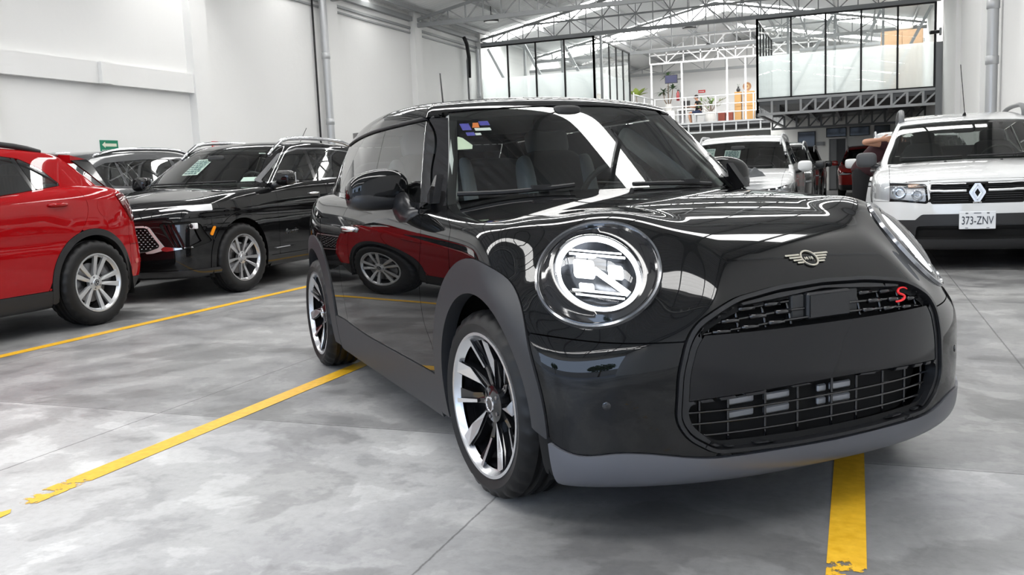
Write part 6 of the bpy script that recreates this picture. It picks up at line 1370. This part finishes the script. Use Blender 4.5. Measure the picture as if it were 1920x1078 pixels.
    c = thing('white_cabinet', 'low white cabinet below the dracaena', 'cabinet', (-7.5, 38.25, Z)); MB().box((-.28, 0, 0), (.28, .4, .60), ch=.006).build('body', wh_(), c); MB().box((-.27, -.015, .02), (-.005, 0, .58), ch=.003).build('door', wh_(), c); MB().box((.005, -.015, .02), (.27, 0, .58), ch=.003).build('door', wh_(), c)
    c = thing('white_bin', 'white waste bin beside the potted plant on the gallery', 'bin', (-5.45, 39.3, Z)); MB().lathe([(0, 0), (.13, 0), (.16, .42), (.15, .42), (.12, .02), (0, .02)], 18).build('body', wh_(), c, ang=40); MB().lathe([(.155, .42), (.17, .425), (.17, .44), (.15, .44)], 18).build('rim', wh_(), c, ang=40)
    bk = thing('backpack', 'black bag on the gallery floor at the foot of the right cabinet', 'bag', (-3.75, 38.5, Z)); MB().sup((0, 0, .24), (.17, .11, .24), .6, 16, 10).build('body', CLOTHB, bk, smooth=True); MB().sup((0, -.11, .16), (.12, .04, .11), .6, 12, 8).build('pocket', CLOTHB, bk, smooth=True); MB().tube([(-.05, 0, .47), (0, 0, .53), (.05, 0, .47)], .012, 6).build('handle', CLOTHB, bk)
    seated_person()
    # storage in the right office, seen over the frosted film
    c = thing('wooden_cabinet', 'light brown wooden cabinet behind the right office glass', 'cabinet', (.65, 29.5, 2.9)); MB().box((0, 0, 0), (1.15, .45, 1.95), ch=.01).build('body', mat('cabinet_beech', (.42, .27, .16), .5), c); 
    for k in (0, 1): MB().box((.02+.565*k, -.02, .05), (.565+.565*k, 0, 1.9), ch=.004).build('door', mat('cabinet_beech', (.42, .27, .16), .5), c)
    b = thing('paper_bag', 'crumpled white bag on top of the brown cabinet behind the glass', 'bag', (1.3, 29.7, 4.85)); MB().sup((0, 0, .10), (.24, .16, .10), .8, 14, 8).build('body', wh_(), b, smooth=True); MB().sup((.10, 0, .19), (.08, .06, .06), .8, 10, 6).build('folded_top', wh_(), b, smooth=True)
def street():
    """what stands outside the open gateway behind the camera (seen in the bumper's reflection)"""
    o = mesh_obj('pavement', [(-40, -60, -.05), (40, -60, -.05), (40, YF, -.05), (-40, YF, -.05)], [(0, 1, 2, 3)], mat_wall('asphalt', (.30, .30, .31), .06)); struct(o)
    w = thing('street_wall', 'long pale wall across the street behind the camera', 'wall', (0, -26, 0)); MB().box((-40, 0, 0), (40, .3, 3.0)).build('panel', mat_wall('street_wall_paint', (.55, .50, .44), .05), w); MB().box((-40, -.05, 3.0), (40, .35, 3.12)).build('coping', WALLM, w)
    for x, y, h, lab in ((-9, -19, 5.5, 'leafy street tree behind the camera, left of the gateway'), (3, -21, 6., 'leafy street tree behind the camera, right of the gateway')):
        t = thing('street_tree', lab, 'tree', (x, y, -.05)); MB().tube([(0, 0, 0), (.1, 0, h*.3), (0, .1, h*.55)], [.18, .14, .10], 8).build('trunk', SOIL, t, smooth=True); r = random.Random(int(h*10)); b = MB()
        for k in range(900):
            v = Vector((r.gauss(0, 1), r.gauss(0, 1), r.gauss(0, .6))); v = v.normalized()*r.uniform(.5, 1)*h*.36; c = v+Vector((0, 0, h*.72)); q = Vector((r.uniform(-1, 1), r.uniform(-1, 1), r.uniform(-1, 1))).normalized(); s = q.orthogonal().normalized()*.16; e = q.cross(s).normalized()*.16
            b.add([c-s-e, c+s-e, c+s+e, c-s+e], [(0, 1, 2, 3)])
        b.build('foliage', mat('street_leaf', (.06, .11, .03), .6), t, fixn=False)['kind'] = 'stuff'
def cloth():
    """grey cloth lying on the white car's bonnet beside the dark mirror"""
    t = MB(); r = random.Random(3); n, m_ = 22, 12; V = []; F = []
    for i in range(n+1):
        for j in range(m_+1):
            u, v = i/n, j/m_; env = sin(pi*u)**.5*sin(pi*v)**.6
            V.append((-.22+.44*u, -.10+.20*v, .005+env*(.075+.035*sin(9*u+3*v)+.03*sin(14*v-5*u)+.02*sin(23*u+11*v))-.02*(u-.5)))
    for i in range(n):
        for j in range(m_): a = i*(m_+1)+j; F.append((a, a+1, a+m_+2, a+m_+1))
    o = t.add(V, F).build('cleaning_cloth', mat('cloth_grey', (.10, .105, .11), .9), smooth=True); return tag(o, 'crumpled dark grey cloth lying on the white bonnet beyond the black hatchback', 'cloth')
build_hall()
build_mini()
build_cars()
DPAINT = mat('dark_car_paint', (.02, .021, .023), .35, coat=1, spec=.2); RED2 = mat('dark_red_paint', (.22, .012, .010), .35, coat=1, spec=.2)
car_white_suv('suv_car', 'dark car right behind the white sport utility, only its side and mirror showing', (-1.75, 19.0+.9, 0), radians(-90), DPAINT, False)
car_white_suv('suv_car', 'second dark car behind the white sport utility, farther from the camera', (-1.75, 24.6+.9, 0), radians(-90), BLK2, False)
car_white_suv('suv_car', 'dark red car parked in the shade under the right office', (.36, 29.5, 0), radians(-90), RED2, False)
car_white_suv('suv_car', 'white car hidden behind the white sport utility with the licence plate', (.93, 15.6, 0), radians(-90), WHITEP, False)
gallery(); leaning_person(); street()
c = cloth(); c.location = (-1.42, 12.98, .90); c.rotation_euler = (.12, -.1, .3)
